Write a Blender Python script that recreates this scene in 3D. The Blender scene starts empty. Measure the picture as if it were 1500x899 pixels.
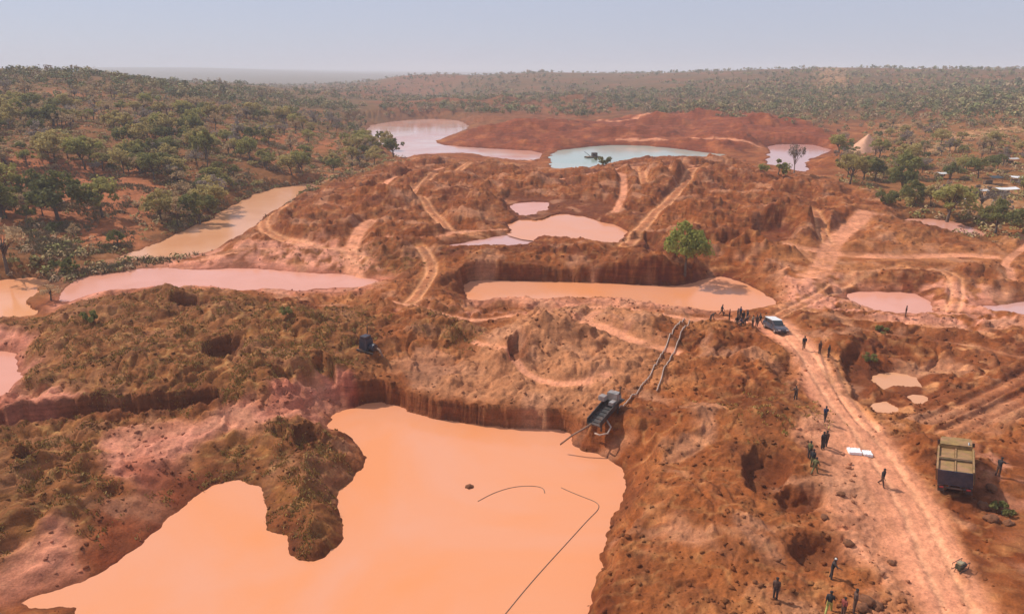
import bpy, bmesh, math, random
import numpy as np
from mathutils import Vector, Matrix

# ------------------------------------------------------------------ camera, light, exposure
SC = bpy.context.scene
COL = SC.collection
rng = np.random.default_rng(7)
random.seed(7)
CAM_Z = 40.0
FOC = 1050.0                       # focal length in photo pixels (photo is 1500 x 899)
HOR = 104.0                        # row of the true horizon
PITCH = math.atan((449.5 - HOR) / FOC)
cam = bpy.data.cameras.new('camera')
cam.sensor_fit = 'HORIZONTAL'; cam.sensor_width = 36.0
cam.lens = FOC * 36.0 / 1500.0
cam.clip_start = 0.5; cam.clip_end = 60000
cam_o = bpy.data.objects.new('camera', cam); COL.objects.link(cam_o)
cam_o.location = (0, 0, CAM_Z)
cam_o.rotation_euler = (math.pi / 2 - PITCH, 0, 0)
SC.camera = cam_o

SUN_EL, SUN_AZ = math.radians(46), math.radians(-60)     # azimuth from +Y towards +X
world = bpy.data.worlds.new('World'); SC.world = world; world.use_nodes = True
wn = world.node_tree.nodes; wl = world.node_tree.links
for n in list(wn): wn.remove(n)
sky = wn.new('ShaderNodeTexSky'); sky.sky_type = 'NISHITA'; sky.sun_disc = False
sky.sun_elevation = SUN_EL; sky.sun_rotation = SUN_AZ
sky.air_density = 1.0; sky.dust_density = .6; sky.ozone_density = 4.0; sky.altitude = 300
bg = wn.new('ShaderNodeBackground'); bg.inputs['Strength'].default_value = 0.115
veil = wn.new('ShaderNodeMix'); veil.data_type = 'RGBA'; veil.inputs['Factor'].default_value = .82; veil.inputs[7].default_value = (4.3, 4.6, 5.7, 1)   # thin even dust veil
tint = wn.new('ShaderNodeMix'); tint.data_type = 'RGBA'; tint.blend_type = 'MULTIPLY'; tint.inputs['Factor'].default_value = 1.0; tint.inputs[7].default_value = (1.02, .98, 1.07, 1)
wo = wn.new('ShaderNodeOutputWorld')
wl.new(sky.outputs[0], tint.inputs[6]); wl.new(tint.outputs[2], veil.inputs[6]); wl.new(veil.outputs[2], bg.inputs[0]); wl.new(bg.outputs[0], wo.inputs[0])

sun = bpy.data.lights.new('sun', 'SUN'); sun.energy = 4.3; sun.angle = math.radians(1.2)
sun.color = (1.0, 0.95, 0.87)
sun_o = bpy.data.objects.new('sun', sun); COL.objects.link(sun_o)
sdir = Vector((math.sin(SUN_AZ) * math.cos(SUN_EL), math.cos(SUN_AZ) * math.cos(SUN_EL), math.sin(SUN_EL)))
sun_o.rotation_euler = sdir.to_track_quat('Z', 'Y').to_euler()
SC.view_settings.view_transform = 'Standard'; SC.view_settings.look = 'None'
SC.view_settings.exposure = 0.0; SC.view_settings.gamma = 1.0
SC.render.engine = 'CYCLES'
SC.cycles.use_denoising = True
SC.cycles.max_bounces = 5; SC.cycles.diffuse_bounces = 2; SC.cycles.glossy_bounces = 2
SC.cycles.transmission_bounces = 2; SC.cycles.volume_bounces = 1; SC.cycles.transparent_max_bounces = 4

# ------------------------------------------------------------------ geometry of the view
CP, SP = math.cos(PITCH), math.sin(PITCH)
def ray(px, py):
    u = (px - 750.0) / FOC; v = (449.5 - py) / FOC
    return np.array([u, CP + v * SP, -SP + v * CP])
def at(px, py, z=0.0):
    """world point where the sight line of a photo pixel meets the level z"""
    d = ray(px, py)
    t = (z - CAM_Z) / d[2] if d[2] < -1e-4 else 3e4
    return np.array([d[0] * t, d[1] * t])
def at_r(px, py, r):
    d = ray(px, py); t = r / math.hypot(d[0], d[1])
    return np.array([d[0] * t, d[1] * t, CAM_Z + d[2] * t])
def to_px(X, Y, Z):
    dz = Z - CAM_Z
    depth = Y * CP - dz * SP
    up = Y * SP + dz * CP
    return 750 + FOC * X / depth, 449.5 - FOC * up / depth

# ------------------------------------------------------------------ noise
def _h(ix, iy, seed):
    n = (ix.astype(np.uint32) * np.uint32(374761393) + iy.astype(np.uint32) * np.uint32(668265263)
         + np.uint32((seed * 2654435761) & 0xffffffff))
    n = (n ^ (n >> np.uint32(13))) * np.uint32(1274126177)
    return n ^ (n >> np.uint32(16))
def h01(ix, iy, seed): return (_h(ix, iy, seed) & np.uint32(0xffffff)).astype(np.float32) / np.float32(0xffffff)
def perlin(x, y, seed=0):
    xf = np.floor(x); yf = np.floor(y); ix = xf.astype(np.int64); iy = yf.astype(np.int64)
    fx = (x - xf).astype(np.float32); fy = (y - yf).astype(np.float32)
    u = fx * fx * fx * (fx * (fx * 6 - 15) + 10); v = fy * fy * fy * (fy * (fy * 6 - 15) + 10)
    def g(dx, dy):
        a = h01(ix + dx, iy + dy, seed) * np.float32(2 * math.pi)
        return np.cos(a) * (fx - dx) + np.sin(a) * (fy - dy)
    a = g(0, 0); b = g(1, 0); c = g(0, 1); d = g(1, 1)
    return 1.5 * ((a + u * (b - a)) + v * ((c + u * (d - c)) - (a + u * (b - a))))
def fbm(x, y, wl, octs, seed, gain=0.5):
    s = np.zeros(x.shape, np.float32); amp = 1.0; f = 1.0 / wl
    for o in range(octs):
        s += amp * perlin(x * f + 17.3 * o, y * f - 9.1 * o, seed + o); amp *= gain; f *= 2.03
    return s
def ridged(x, y, wl, octs, seed, gain=0.5):
    s = np.zeros(x.shape, np.float32); amp = 1.0; f = 1.0 / wl
    for o in range(octs):
        s += amp * (1 - 2 * np.abs(perlin(x * f + 5.7 * o, y * f + 3.3 * o, seed + o))); amp *= gain; f *= 2.07
    return s
def heaps(x, y, cell, seed, rmin=0.5, rmax=0.95):
    """overlapping tipped heaps, 0..1"""
    gx = x / cell; gy = y / cell; ix = np.floor(gx).astype(np.int64); iy = np.floor(gy).astype(np.int64)
    best = np.zeros(x.shape, np.float32)
    for dx in (-1, 0, 1):
        for dy in (-1, 0, 1):
            cx = ix + dx; cy = iy + dy
            px = cx + h01(cx, cy, seed); py = cy + h01(cx, cy, seed + 1)
            rr = rmin + (rmax - rmin) * h01(cx, cy, seed + 2)
            hh = 0.35 + 0.65 * h01(cx, cy, seed + 3)
            q = 1 - np.sqrt((gx - px) ** 2 + (gy - py) ** 2 + 0.004) / rr
            best = np.maximum(best, hh * np.clip(q, 0, 1) ** 0.85)
    return best
def sstep(a, b, x):
    t = np.clip((x - a) / (b - a), 0, 1); return t * t * (3 - 2 * t)

# ------------------------------------------------------------------ distance fields
def poly_sd(poly, X, Y, vals=None):
    """signed distance to polygon (negative inside) and a value carried along its edge"""
    n = len(poly); best = np.full(X.shape, 1e9, np.float32); inside = np.zeros(X.shape, bool)
    val = np.zeros(X.shape, np.float32) if vals is not None else None
    for i in range(n):
        ax, ay = poly[i]; bx, by = poly[(i + 1) % n]
        ex, ey = bx - ax, by - ay; L = ex * ex + ey * ey + 1e-9
        t = np.clip(((X - ax) * ex + (Y - ay) * ey) / L, 0, 1)
        d = (X - ax - t * ex) ** 2 + (Y - ay - t * ey) ** 2
        if vals is not None:
            m = d < best; val[m] = (vals[i] + (vals[(i + 1) % n] - vals[i]) * t)[m]
        best = np.minimum(best, d)
        c = ((ay > Y) != (by > Y)) & (X < (bx - ax) * (Y - ay) / (by - ay + 1e-12) + ax)
        inside ^= c
    d = np.sqrt(best); d[inside] *= -1
    return (d, val) if vals is not None else d
def line_d(pts, X, Y):
    """distance to polyline, signed side offset"""
    best = np.full(X.shape, 1e9, np.float32); tt = np.zeros(X.shape, np.float32)
    n = len(pts) - 1
    for i in range(n):
        ax, ay = pts[i]; bx, by = pts[i + 1]
        ex, ey = bx - ax, by - ay; L = ex * ex + ey * ey + 1e-9
        t = np.clip(((X - ax) * ex + (Y - ay) * ey) / L, 0, 1)
        d = (X - ax - t * ex) ** 2 + (Y - ay - t * ey) ** 2
        m = d < best; best[m] = d[m]; tt[m] = (i + t[m]) / n
    return np.sqrt(best), tt
def smooth_poly(pts, it=2, closed=True):
    p = np.array(pts, float)
    for _ in range(it):
        q = np.roll(p, -1, 0)
        if closed:
            p = np.stack([0.75 * p + 0.25 * q, 0.25 * p + 0.75 * q], 1).reshape(-1, p.shape[1])
        else:
            a, b = p[:-1], p[1:]
            mid = np.stack([0.75 * a + 0.25 * b, 0.25 * a + 0.75 * b], 1).reshape(-1, p.shape[1])
            p = np.vstack([p[:1], mid, p[-1:]])
    return p
def near(poly, X, Y, m):
    lo = poly.min(0) - m; hi = poly.max(0) + m
    return np.nonzero((X > lo[0]) & (X < hi[0]) & (Y > lo[1]) & (Y < hi[1]))[0]

def lin(c):
    c = np.array(c, float) / 255.0
    return np.where(c <= 0.04045, c / 12.92, ((c + 0.055) / 1.055) ** 2.4)
LIGHT = 1.2                        # what sun and sky together make of a level white surface
def alb(*c): return lin(c) / LIGHT

# ------------------------------------------------------------------ the lie of the land
# (photo x, photo y, height in metres above the big pond)
LAND = [(300,1000,.4),(750,1000,.4),(1000,899,3),(1200,899,4),(1480,899,4.5),(1800,899,5),(-300,899,3),(0,860,1.4),
 (1000,800,3.0),(1250,780,4.2),(1450,760,4.5),(960,700,3),(1100,700,4.2),(1250,650,4.5),(1400,650,4.3),(1600,600,4.5),
 (0,720,3),(150,700,2.4),(250,660,1.8),(100,625,2.2),(440,660,1.7),(-300,650,3),(0,560,2.6),(200,500,5.2),(350,500,4.8),
 (450,520,4.5),(60,480,4),(500,570,2.6),(580,545,2.9),(700,565,2.7),(850,583,2.6),(950,570,3.5),(700,530,3.4),(860,545,3.5),(760,500,4.6),(900,500,4.6),
 (1000,520,4.6),(1100,540,4.8),(1180,520,4.7),(1300,570,3.3),(1400,520,3.6),(1500,500,3.8),(600,460,4.6),(700,450,3.3),
 (850,455,4),(1000,465,4),(1130,470,4),(1250,470,3.6),(1400,475,3.4),(850,425,2.6),(1060,430,2.6),(1200,425,3.8),
 (60,440,2.8),(200,405,3),(400,410,3),(540,415,3.2),(700,370,6.4),(850,370,6.5),(950,385,6.3),(600,380,5),(480,390,3.6),
 (350,370,4),(560,330,6.5),(450,320,5.6),(300,345,3.2),(420,278,3.6),(150,360,4),(600,280,7),(700,260,7),(680,320,6.4),
 (830,335,6.1),(780,305,6.3),(900,285,7),(950,250,7.4),(1050,260,7.3),(1000,320,6.8),(1100,330,6.6),(1150,380,5.5),(1220,340,6),
 (1300,330,6.5),(1400,360,5.5),(1450,400,4.6),(1300,400,4.8),(1100,400,4.5),(1200,270,6.5),(1350,290,7),(1480,300,7),
 (1280,240,7.5),(1450,240,8.5),(600,200,4.1),(740,225,4.4),(850,232,5),(1000,226,5),(1170,230,5),(1060,240,6),(540,240,6),
 (650,240,6.6),(760,197,6),(900,195,7),(1000,190,7),(1100,195,7),(60,330,6),(20,400,4.6),(100,275,9),(250,250,10),(400,240,8),
 (500,228,6.5)]
# (photo x, photo y, distance): where a slope shows at a known distance
SLOPE = [(0,112,540),(100,113,540),(200,118,550),(280,133,560),(400,157,520),(490,176,470),(-300,108,540),(-700,108,540),
 (0,200,300),(200,196,320),(350,192,340),(0,155,410),(200,157,420),(-400,170,350),
 (700,150,760),(1000,150,700),(1300,152,640),(1500,152,600),(1900,150,600),(560,128,1100),(700,124,1150),(900,124,1100),(1100,122,1000),(1300,122,950),(1500,122,950),
 (600,113,1500),(800,107,1500),(1000,107,1500),(1100,103,1450),(1240,100,1350),(1500,102,1350),(1900,102,1350),(520,122,1500),
 (100,99,8000),(300,99,8000),(420,103,8000),(530,106,8000),(900,106,9000),(1300,104,8000)]
DIRECT = [(-20,1000,24),(-14,1100,6),(-9,1100,5),(-14,2500,-5),(-20,2500,0),(-8,2600,-5),(0,3000,5),(15,3000,15),(30,3000,15),
 (-40,1000,26),(-40,3000,20),(-50,14000,40),(0,14000,20),(50,14000,40),(-58,28,3),(58,28,5),(-58,200,8),(58,200,8),(-30,28,2),(0,28,1),(30,28,4),
 (58,600,16),(-58,560,45),(58,1400,40)]
ctrl = []
for px, py, z in LAND:
    p = at(px, py, z); ctrl.append((math.atan2(p[0], p[1]), math.log(math.hypot(*p)), z))
for px, py, r in SLOPE:
    p = at_r(px, py, r); ctrl.append((math.atan2(p[0], p[1]), math.log(r), p[2]))
for a, r, z in DIRECT: ctrl.append((math.radians(a), math.log(r), z))
ctrl = np.array(ctrl)
CS = np.array([1.0, 0.55])
def _phi(d2): return np.sqrt(d2 + 0.03 ** 2)
_c = ctrl[:, :2] * CS
_A = _phi(((_c[:, None] - _c[None]) ** 2).sum(-1)) - 1e-3 * np.eye(len(_c))
_P = np.c_[np.ones(len(_c)), _c]
_M = np.block([[_A, _P], [_P.T, np.zeros((3, 3))]])
_w = np.linalg.solve(_M, np.r_[ctrl[:, 2], 0, 0, 0])
def base_land(th, lr):
    a = th * CS[0]; b = lr * CS[1]
    z = _w[-3] + _w[-2] * a + _w[-1] * b
    for i in range(len(_c)):
        z = z + _w[i] * _phi((a - _c[i, 0]) ** 2 + (b - _c[i, 1]) ** 2)
    return z

# the ground is one polar sheet, fine near the drone and coarse towards the horizon
th_in = np.radians(np.linspace(-38.5, 38.5, 880))
th_l = np.radians(np.linspace(-60, -38.5, 32)[:-1]); th_r = -th_l[::-1]
TH = np.concatenate([th_l, th_in, th_r])
R = np.concatenate([np.geomspace(29, 140, 500)[:-1], np.geomspace(140, 480, 240)[:-1], np.geomspace(480, 1700, 110)[:-1], np.geomspace(1700, 16000, 40)])
NT, NR = len(TH), len(R)
# base heights on a coarse lattice, then spread over the fine one
cth = np.linspace(TH[0], TH[-1], 240); clr = np.linspace(math.log(R[0]), math.log(R[-1]), 320)
cz = base_land(*np.meshgrid(cth, clr))
def bilin(grid, ga, gb, a, b):
    fa = np.clip((a - ga[0]) / (ga[1] - ga[0]), 0, len(ga) - 1.001); fb = np.clip((b - gb[0]) / (gb[1] - gb[0]), 0, len(gb) - 1.001)
    i = fa.astype(int); j = fb.astype(int); u = fa - i; v = fb - j
    return (grid[j, i] * (1 - u) + grid[j, i + 1] * u) * (1 - v) + (grid[j + 1, i] * (1 - u) + grid[j + 1, i + 1] * u) * v
TG, RG = np.meshgrid(TH, R)
thf = TG.ravel(); rf = RG.ravel()
X = (rf * np.sin(thf)); Y = (rf * np.cos(thf))
Z = bilin(cz, cth, clr, thf, np.log(rf)).astype(np.float32)
wx = X + 2.2 * fbm(X, Y, 9.0, 3, 101); wy = Y + 2.2 * fbm(X, Y, 9.0, 3, 201)      # warped coordinates, for ragged edges
sx = X + 0.5 * fbm(X, Y, 2.2, 3, 111); sy = Y + 0.5 * fbm(X, Y, 2.2, 3, 211)

# ---- zones, as outlines on the ground
def pl(pts, z): return np.array([at(x, y, z) for x, y in pts])
def zone(pts, z, soft=3.0, ragged=True, mx=None):
    p = pl(pts, z); w = np.zeros(X.shape, np.float32)
    ix = near(p, X, Y, soft * 2 + 8)
    if len(ix):
        d = poly_sd(p, (wx if ragged else X)[ix], (wy if ragged else Y)[ix]); w[ix] = 1 - sstep(-soft, soft, d)
    return w
mine = zone([(-300,480),(0,450),(60,470),(150,385),(330,370),(400,290),(470,262),(545,240),(640,235),(800,250),(930,228),(1060,232),(1180,262),(1290,300),(1380,345),(1560,350),(1900,420),(2400,899),(1700,1150),(-100,1150),(-800,899)], 4, 4)
olive = np.maximum.reduce([
 zone([(-200,470),(40,460),(130,440),(250,430),(330,440),(450,455),(520,445),(560,470),(545,520),(520,560),(440,595),(330,590),(120,600),(40,620),(-200,640)], 4, 2.5),
 zone([(-200,640),(20,640),(60,612),(130,608),(180,630),(260,640),(330,690),(250,720),(140,690),(130,770),(60,830),(-200,850)], 2.5, 2),
 zone([(290,660),(360,640),(440,625),(500,640),(534,668),(520,700),(494,735),(505,780),(470,822),(425,812),(420,780),(385,765),(388,735),(350,700),(310,705)], 1.2, 1.2),
 zone([(620,455),(660,450),(692,470),(690,492),(650,500),(610,490)], 5, 1.5) * .8,
 zone([(180,690),(300,680),(350,700),(250,760),(190,745)], 2, 2) * .8,
 zone([(1060,590),(1150,570),(1200,600),(1180,650),(1100,650)], 4.5, 3) * .35,
 zone([(350,372),(560,372),(640,395),(560,402),(430,392)], 4, 3) * .5])
terr = zone([(545,555),(620,545),(690,500),(780,450),(880,445),(960,480),(960,560),(880,590),(835,590),(640,570)], 4.2, 2.5)
upper = zone([(320,375),(400,290),(470,262),(560,240),(640,236),(800,252),(930,228),(1060,232),(1180,262),(1260,300),(1200,360),(1100,400),(900,372),(680,372),(560,380)], 7, 5)
farred = np.maximum.reduce([
 zone([(640,205),(740,185),(820,188),(900,180),(1000,170),(1120,178),(1180,190),(1220,205),(1230,225),(1120,212),(1040,222),(980,215),(880,211),(800,218),(700,216)], 6.5, 8),
 zone([(540,160),(700,150),(860,150),(940,170),(900,182),(700,180),(560,176)], 6, 14) * .55,
 zone([(400,150),(520,140),(620,120),(700,118),(680,132),(560,150)], 8, 30) * .45])
hillsoil = zone([(-900,95),(220,100),(300,115),(420,145),(520,172),(545,200),(585,235),(460,262),(390,280),(300,325),(200,362),(0,405),(-900,440)], 8, 6)

# ---- mounds: (x, y, foot level, half width m, half depth m, height, turn)
MOUNDS = [(430,318,5.5,9,7,2.4,.3),(470,300,5.5,11,8,2.6,0),(540,300,6.5,12,9,2.6,0),(620,262,8,16,9,3.0,0),(690,250,8,14,9,3.2,0),
 (590,300,7,9,6,1.6,0),(700,295,7,11,6,2.0,.2),(645,345,6,9,3,.9,0),(560,375,5,9,4,1.8,0),(450,380,3.6,14,3.5,1.6,0),
 (960,262,8,16,9,3.0,0),(1050,258,8,15,9,3.4,0),(1130,280,7,12,8,2.2,0),(885,268,7.5,8,6,1.8,0),(1040,312,7.0,13,6,1.8,0),
 (1140,325,6.8,10,7,2.6,0),(1240,320,6,9,6,1.8,0),(1080,360,6,12,6,2.0,0),(960,350,6.5,8,5,1.4,0),(1200,285,6.5,14,7,1.2,0),
 (1260,365,5.5,12,3,1.0,0),(1330,345,6,10,5,1.3,0),
 (760,197,6,30,18,5,0),(700,200,5.5,20,10,3,0),(850,190,6.5,18,14,4,0),(960,188,6.5,18,12,5,0),(1020,182,7,14,10,5,0),(1100,190,7,22,12,4,0),(900,202,6,24,8,2,0),(1200,212,6,8,6,2.5,0),(1100,212,5.5,10,6,3,0),
 (1230,240,6,12,7,3,0),(740,160,6,40,22,5,0),(850,158,6,40,22,6,0),(640,160,6,30,18,4,0),
 (810,495,4.6,5.5,3.6,2.6,0),(745,520,4.4,3.5,2.4,1.2,0),(880,540,4.2,5,3,.8,0),(655,480,4.8,4.2,2.6,1.5,0),(590,500,4.4,4,3,1.0,0),
 (560,450,4.4,5,2.5,1.0,0),(940,480,4.4,7,3.0,.9,0),(1040,500,4.4,6,3.2,1.2,0),(1100,525,4.6,6,3,1.1,.2),
 (250,445,3.6,9,3.5,1.6,0),(140,470,4.2,7,4,1.6,0),(330,470,4.6,7,3.5,1.6,0),(430,480,4.5,6,4,2.0,0),(230,540,4.2,6,3.5,1.4,0),(90,520,4,5,4,1.2,0),
 (470,545,3.4,4.5,3.5,1.2,.5),(380,560,3.4,4,2.4,.9,0),(460,655,1.4,3.2,2.4,1.9,.2),(470,700,1,2.6,3.4,1.1,.2),(390,665,1.4,4,1.8,.9,0),(460,790,.2,1.75,1.1,.85,.15),(460,745,.5,2.2,1.9,.8,0),
 (60,690,2.6,4,3,1.2,0),(90,760,2.4,4.5,3,1.3,0),(180,710,2.2,3,2,.8,0),(40,870,.9,3.2,1.2,.7,0),(260,690,1.4,3,1.6,.6,0),
 (1130,625,4.4,6.5,4,1.5,0),(1010,620,3.6,5,3.5,1.2,0),(1000,740,3,4.5,4,1.0,0),(1060,800,3.4,4,3.5,.8,0),(1440,690,4.3,2.2,1.6,.7,0),
 (1250,505,4,4,3.5,1.0,0),(1330,505,3.6,8,2.0,.9,-.2),(1300,405,4.6,14,3,1.7,0),(1400,420,4.2,6,3.6,1.6,0),(1460,400,4.8,9,3.5,1.3,0),(1180,420,3.8,7,2.4,1.0,0),
 (870,431,2.4,6.5,.9,.75,-.05),(930,440,2.4,4,.8,.6,-.05),(970,412,2.6,4.2,1.6,1.3,0),(700,437,2.6,3.5,1.2,.6,0),(1440,455,3,5,1.6,1.2,0)]
for px, py, z0, rx, ry, hh, rot in MOUNDS:
    c = at(px, py, z0); ix = near(np.array([c]), X, Y, 2.2 * max(rx, ry))
    if not len(ix): continue
    dx = wx[ix] * .55 + X[ix] * .45 - c[0]; dy = wy[ix] * .55 + Y[ix] * .45 - c[1]
    a = dx * math.cos(rot) + dy * math.sin(rot); b = -dx * math.sin(rot) + dy * math.cos(rot)
    q = np.sqrt((a / rx) ** 2 + (b / ry) ** 2)
    Z[ix] += hh * np.clip(1 - q / 1.6, 0, 1) ** 1.35 * (1.25 - 0.25 * np.clip(q, 0, 1))

# ---- ponds: outline, level, bank steepness along the outline, colour key
POND = {
 'main': ([(20,884),(95,862),(160,835),(215,790),(265,745),(310,712),(345,702),(375,712),(392,735),(382,762),(392,778),(420,782),(418,795),(428,815),(450,824),(478,815),(500,795),(506,775),(497,750),(490,735),(505,715),(528,690),(536,672),(530,655),(505,635),(480,628),(485,606),(515,598),(545,588),(570,590),(600,600),(630,612),(700,622),(770,627),(835,630),(838,648),(850,660),(885,668),(915,690),(918,712),(905,745),(890,775),(882,810),(872,850),(858,899),(850,940),(840,1010),(700,1060),(300,1100),(60,1010),(100,925),(118,892),(100,884),(60,888)], 0, None, 'peach'),
 'channel': ([(680,412),(720,410),(800,412),(880,414),(960,418),(1000,418),(1040,407),(1062,405),(1090,415),(1120,430),(1140,445),(1110,452),(1060,458),(1010,455),(950,448),(900,440),(860,437),(820,436),(790,440),(740,438),(690,445),(680,430)], 2.4, None, 'peach'),
 'left': ([(-160,418),(0,412),(40,408),(80,408),(88,425),(80,440),(60,460),(30,466),(-160,476)], 2.6, .5, 'orange'),
 'stream': ([(165,376),(215,365),(255,345),(300,325),(345,300),(370,285),(400,277),(462,267),(466,271),(440,285),(400,310),(360,340),(330,358),(310,368),(250,378),(200,381)], 3.1, .5, 'tan'),
 'upper': ([(745,325),(800,315),(835,313),(878,324),(914,336),(916,351),(900,364),(860,358),(820,351),(780,351),(748,342)], 6.0, .8, 'peach'),
 'upper2': ([(745,300),(775,296),(810,297),(795,312),(770,318),(750,309)], 6.1, .8, 'pink'),
 'violet': ([(640,362),(690,354),(730,346),(765,341),(782,349),(778,359),(740,363),(690,364)], 5.8, .6, 'lilac'),
 'farpink': ([(535,186),(560,180),(600,176),(640,174),(675,177),(690,187),(670,195),(648,203),(632,209),(660,214),(720,218),(795,222),(793,232),(770,237),(720,232),(690,225),(650,227),(610,228),(585,235),(570,215),(540,210)], 4.0, .35, 'pale'),
 'turq': ([(808,222),(840,218),(880,213),(940,213),(990,218),(1040,224),(1070,228),(1000,231),(950,231),(915,238),(890,241),(870,248),(830,252),(805,248)], 5.0, .5, 'turq'),
 'grey': ([(1125,213),(1160,211),(1200,213),(1222,222),(1200,228),(1180,236),(1182,250),(1188,255),(1165,252),(1150,247),(1125,243),(1122,235),(1130,225)], 5.0, .5, 'lilac'),
 'right': ([(1235,434),(1270,427),(1330,428),(1360,438),(1380,455),(1350,462),(1290,458),(1245,446)], 3.0, .5, 'pink'),
 'edge': ([(1430,448),(1480,444),(1600,440),(1640,475),(1500,470),(1460,462)], 3.0, .5, 'lilac'),
 'pud1': ([(1272,552),(1300,545),(1340,550),(1352,565),(1350,575),(1320,580),(1290,570)], 2.7, .6, 'tan'),
 'pud2': ([(1268,592),(1300,585),(1325,600),(1290,607)], 2.75, .5, 'tan'),
 'pud3': ([(1330,578),(1360,580),(1358,590),(1335,592)], 2.75, .5, 'tan'),
 'lowleft': ([(-160,505),(0,512),(18,525),(28,550),(20,575),(0,590),(-160,605)], 2.0, .8, 'pink'),
 'mudflat': ([(84,430),(110,410),(160,400),(230,392),(300,396),(350,392),(430,398),(500,403),(565,412),(530,421),(470,420),(440,426),(390,422),(350,428),(310,419),(270,424),(225,418),(190,427),(150,424),(120,432),(96,446)], 2.85, .35, 'pink'),
 'strip': ([(1320,322),(1370,320),(1420,330),(1445,345),(1410,345),(1350,332)], 5.6, .4, 'pink')}
# ---- vehicle tracks: line, level, half width, ruts (m apart, 0 = none)
TRACKS = [([(1130,462),(1165,500),(1195,545),(1235,600),(1290,670),(1335,740),(1370,820),(1410,905),(1450,1000)], 4.4, 2.3, 1.8),
 ([(540,265),(600,247),(690,240)], 9.5, 1.5, 0),([(600,277),(612,262),(660,248),(700,241)], 9.5, 1.4, 1.8),
 ([(612,284),(632,300),(650,318),(665,330),(710,331)], 8.5, 1.5, 1.9),([(455,284),(405,303),(380,320),(395,338),(450,350),(500,360),(530,372)], 6, 1.7, 1.9),
 ([(527,388),(508,362),(525,335),(552,322)], 6.5, 1.9, 0),([(290,372),(370,364),(450,363),(520,368)], 4.5, 1.2, 0),
 ([(615,368),(636,392),(620,415),(598,442)], 5, 1.4, 1.9),([(1190,305),(1203,333),(1215,352)], 7, 1.3, 2.0),
 ([(1275,315),(1225,345),(1208,378),(1190,395)], 6.5, 2.4, 0),([(1020,250),(960,300),(915,345)], 9, 1.6, 2.2),
 ([(805,252),(880,243),(930,233),(1000,234),(1080,231)], 9.5, 1.8, 0),([(930,234),(945,262)], 10, 1.2, 2),([(965,236),(980,256)], 10, 1.0, 2),([(905,245),(918,270),(900,300)], 9, 1.2, 0),
 ([(1140,366),(1300,376),(1400,370),(1470,374)], 5.6, 1.6, 0),([(1510,360),(1466,384),(1485,408)], 5.2, .9, 0),
 ([(780,452),(860,446),(930,455),(1000,466),(1060,462),(1130,468)], 4.3, 1.1, 0),([(838,492),(880,450)], 4.5, 1.0, 0),([(860,476),(930,500),(1000,517)], 4.6, 1.1, 0),
 ([(1330,398),(1385,400),(1405,425),(1395,448)], 4.6, 1.3, 1.7),([(1240,478),(1320,492),(1420,505),(1520,530)], 3.6, 1.2, 1.5),
 ([(1360,618),(1430,588),(1520,545)], 3.8, 1.3, 1.7),([(1380,640),(1450,606),(1530,572)], 4, 1.2, 1.6),([(1215,520),(1228,560),(1275,625)], 4.4, .9, 1.5),
 ([(690,498),(735,512),(770,545),(835,556),(900,545)], 4, .7, 0),([(1145,450),(1240,470),(1330,474),(1420,482)], 3.6, 1.1, 1.6),([(1320,395),(1230,412),(1170,440),(1130,462)], 4.4, 1.3, 1.7),([(560,440),(600,452),(690,462),(760,455)], 4.5, .9, 0),([(1010,330),(1060,345),(1150,352),(1200,372)], 6.8, 1.1, 1.7),([(560,345),(620,352),(700,340),(745,335)], 6.4, .9, 0),
 ([(640,215),(700,222),(760,230),(780,236)], 5, 1.2, 0),([(900,206),(1000,209),(1120,213)], 6.6, 1.6, 0),([(860,180),(920,183),(980,176)], 7.5, 2.2, 0)]
# ---- relief
PX_ = {}
def calm_near_ponds(keys, reach):
    c = np.ones(X.shape, np.float32)
    for k_ in keys:
        p = pl(POND[k_][0], POND[k_][1]); ix = near(p, X, Y, reach + 2); d = poly_sd(p, X[ix], Y[ix]); c[ix] = np.minimum(c[ix], sstep(0, reach, d))
    return c
nearf = 1 - sstep(300, 700, rf)
big = fbm(X, Y, 26, 3, 1); med = ridged(sx, sy, 7.0, 3, 21); fine = fbm(X, Y, 1.7, 3, 31); grit = fbm(X, Y, .45, 2, 41)
hp_big = heaps(wx, wy, 13.0, 51); hp_mid = heaps(sx, sy, 4.2, 61); hp_sm = heaps(sx, sy, 1.5, 71)
flat = np.maximum.reduce([
 zone([(1040,455),(1130,460),(1190,520),(1260,600),(1340,700),(1380,790),(1440,960),(1370,960),(1290,760),(1230,640),(1170,560),(1130,490)], 4.5, 1.6),
 zone([(1180,640),(1260,650),(1280,720),(1210,700)], 4.5, 1.5) * .7,
 zone([(70,410),(200,392),(400,396),(560,412),(540,425),(380,425),(200,420),(90,450)], 3, 2.5),
 zone([(190,640),(300,625),(430,600),(500,585),(480,610),(330,640),(250,690),(180,720),(160,690)], 1.8, 1.6) * .6,
 zone([(130,770),(210,690),(330,700),(230,790),(150,830)], 1.6, 1.5) * .7,
 zone([(1100,385),(1280,370),(1500,372),(1500,385),(1250,392)], 5, 3)])
onpath = np.zeros(X.shape, np.float32)
for k_, (pts, z, hw, rut) in enumerate(TRACKS):
    p = smooth_poly(pl(pts, z), 2, False); ix = near(p, X, Y, hw * 3 + 4)
    if len(ix): onpath[ix] = np.maximum(onpath[ix], 1 - sstep(hw * .9, hw * 2.0, line_d(p, X[ix], Y[ix])[0]))
calm = calm_near_ponds(('upper', 'upper2', 'violet', 'farpink', 'turq', 'grey'), 12)
bank = zone([(900,640),(960,560),(1080,580),(1190,600),(1300,760),(1420,640),(1560,640),(1560,960),(840,1000)], 3.8, 3)
lip = calm_near_ponds(('main', 'channel'), 5)
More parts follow.
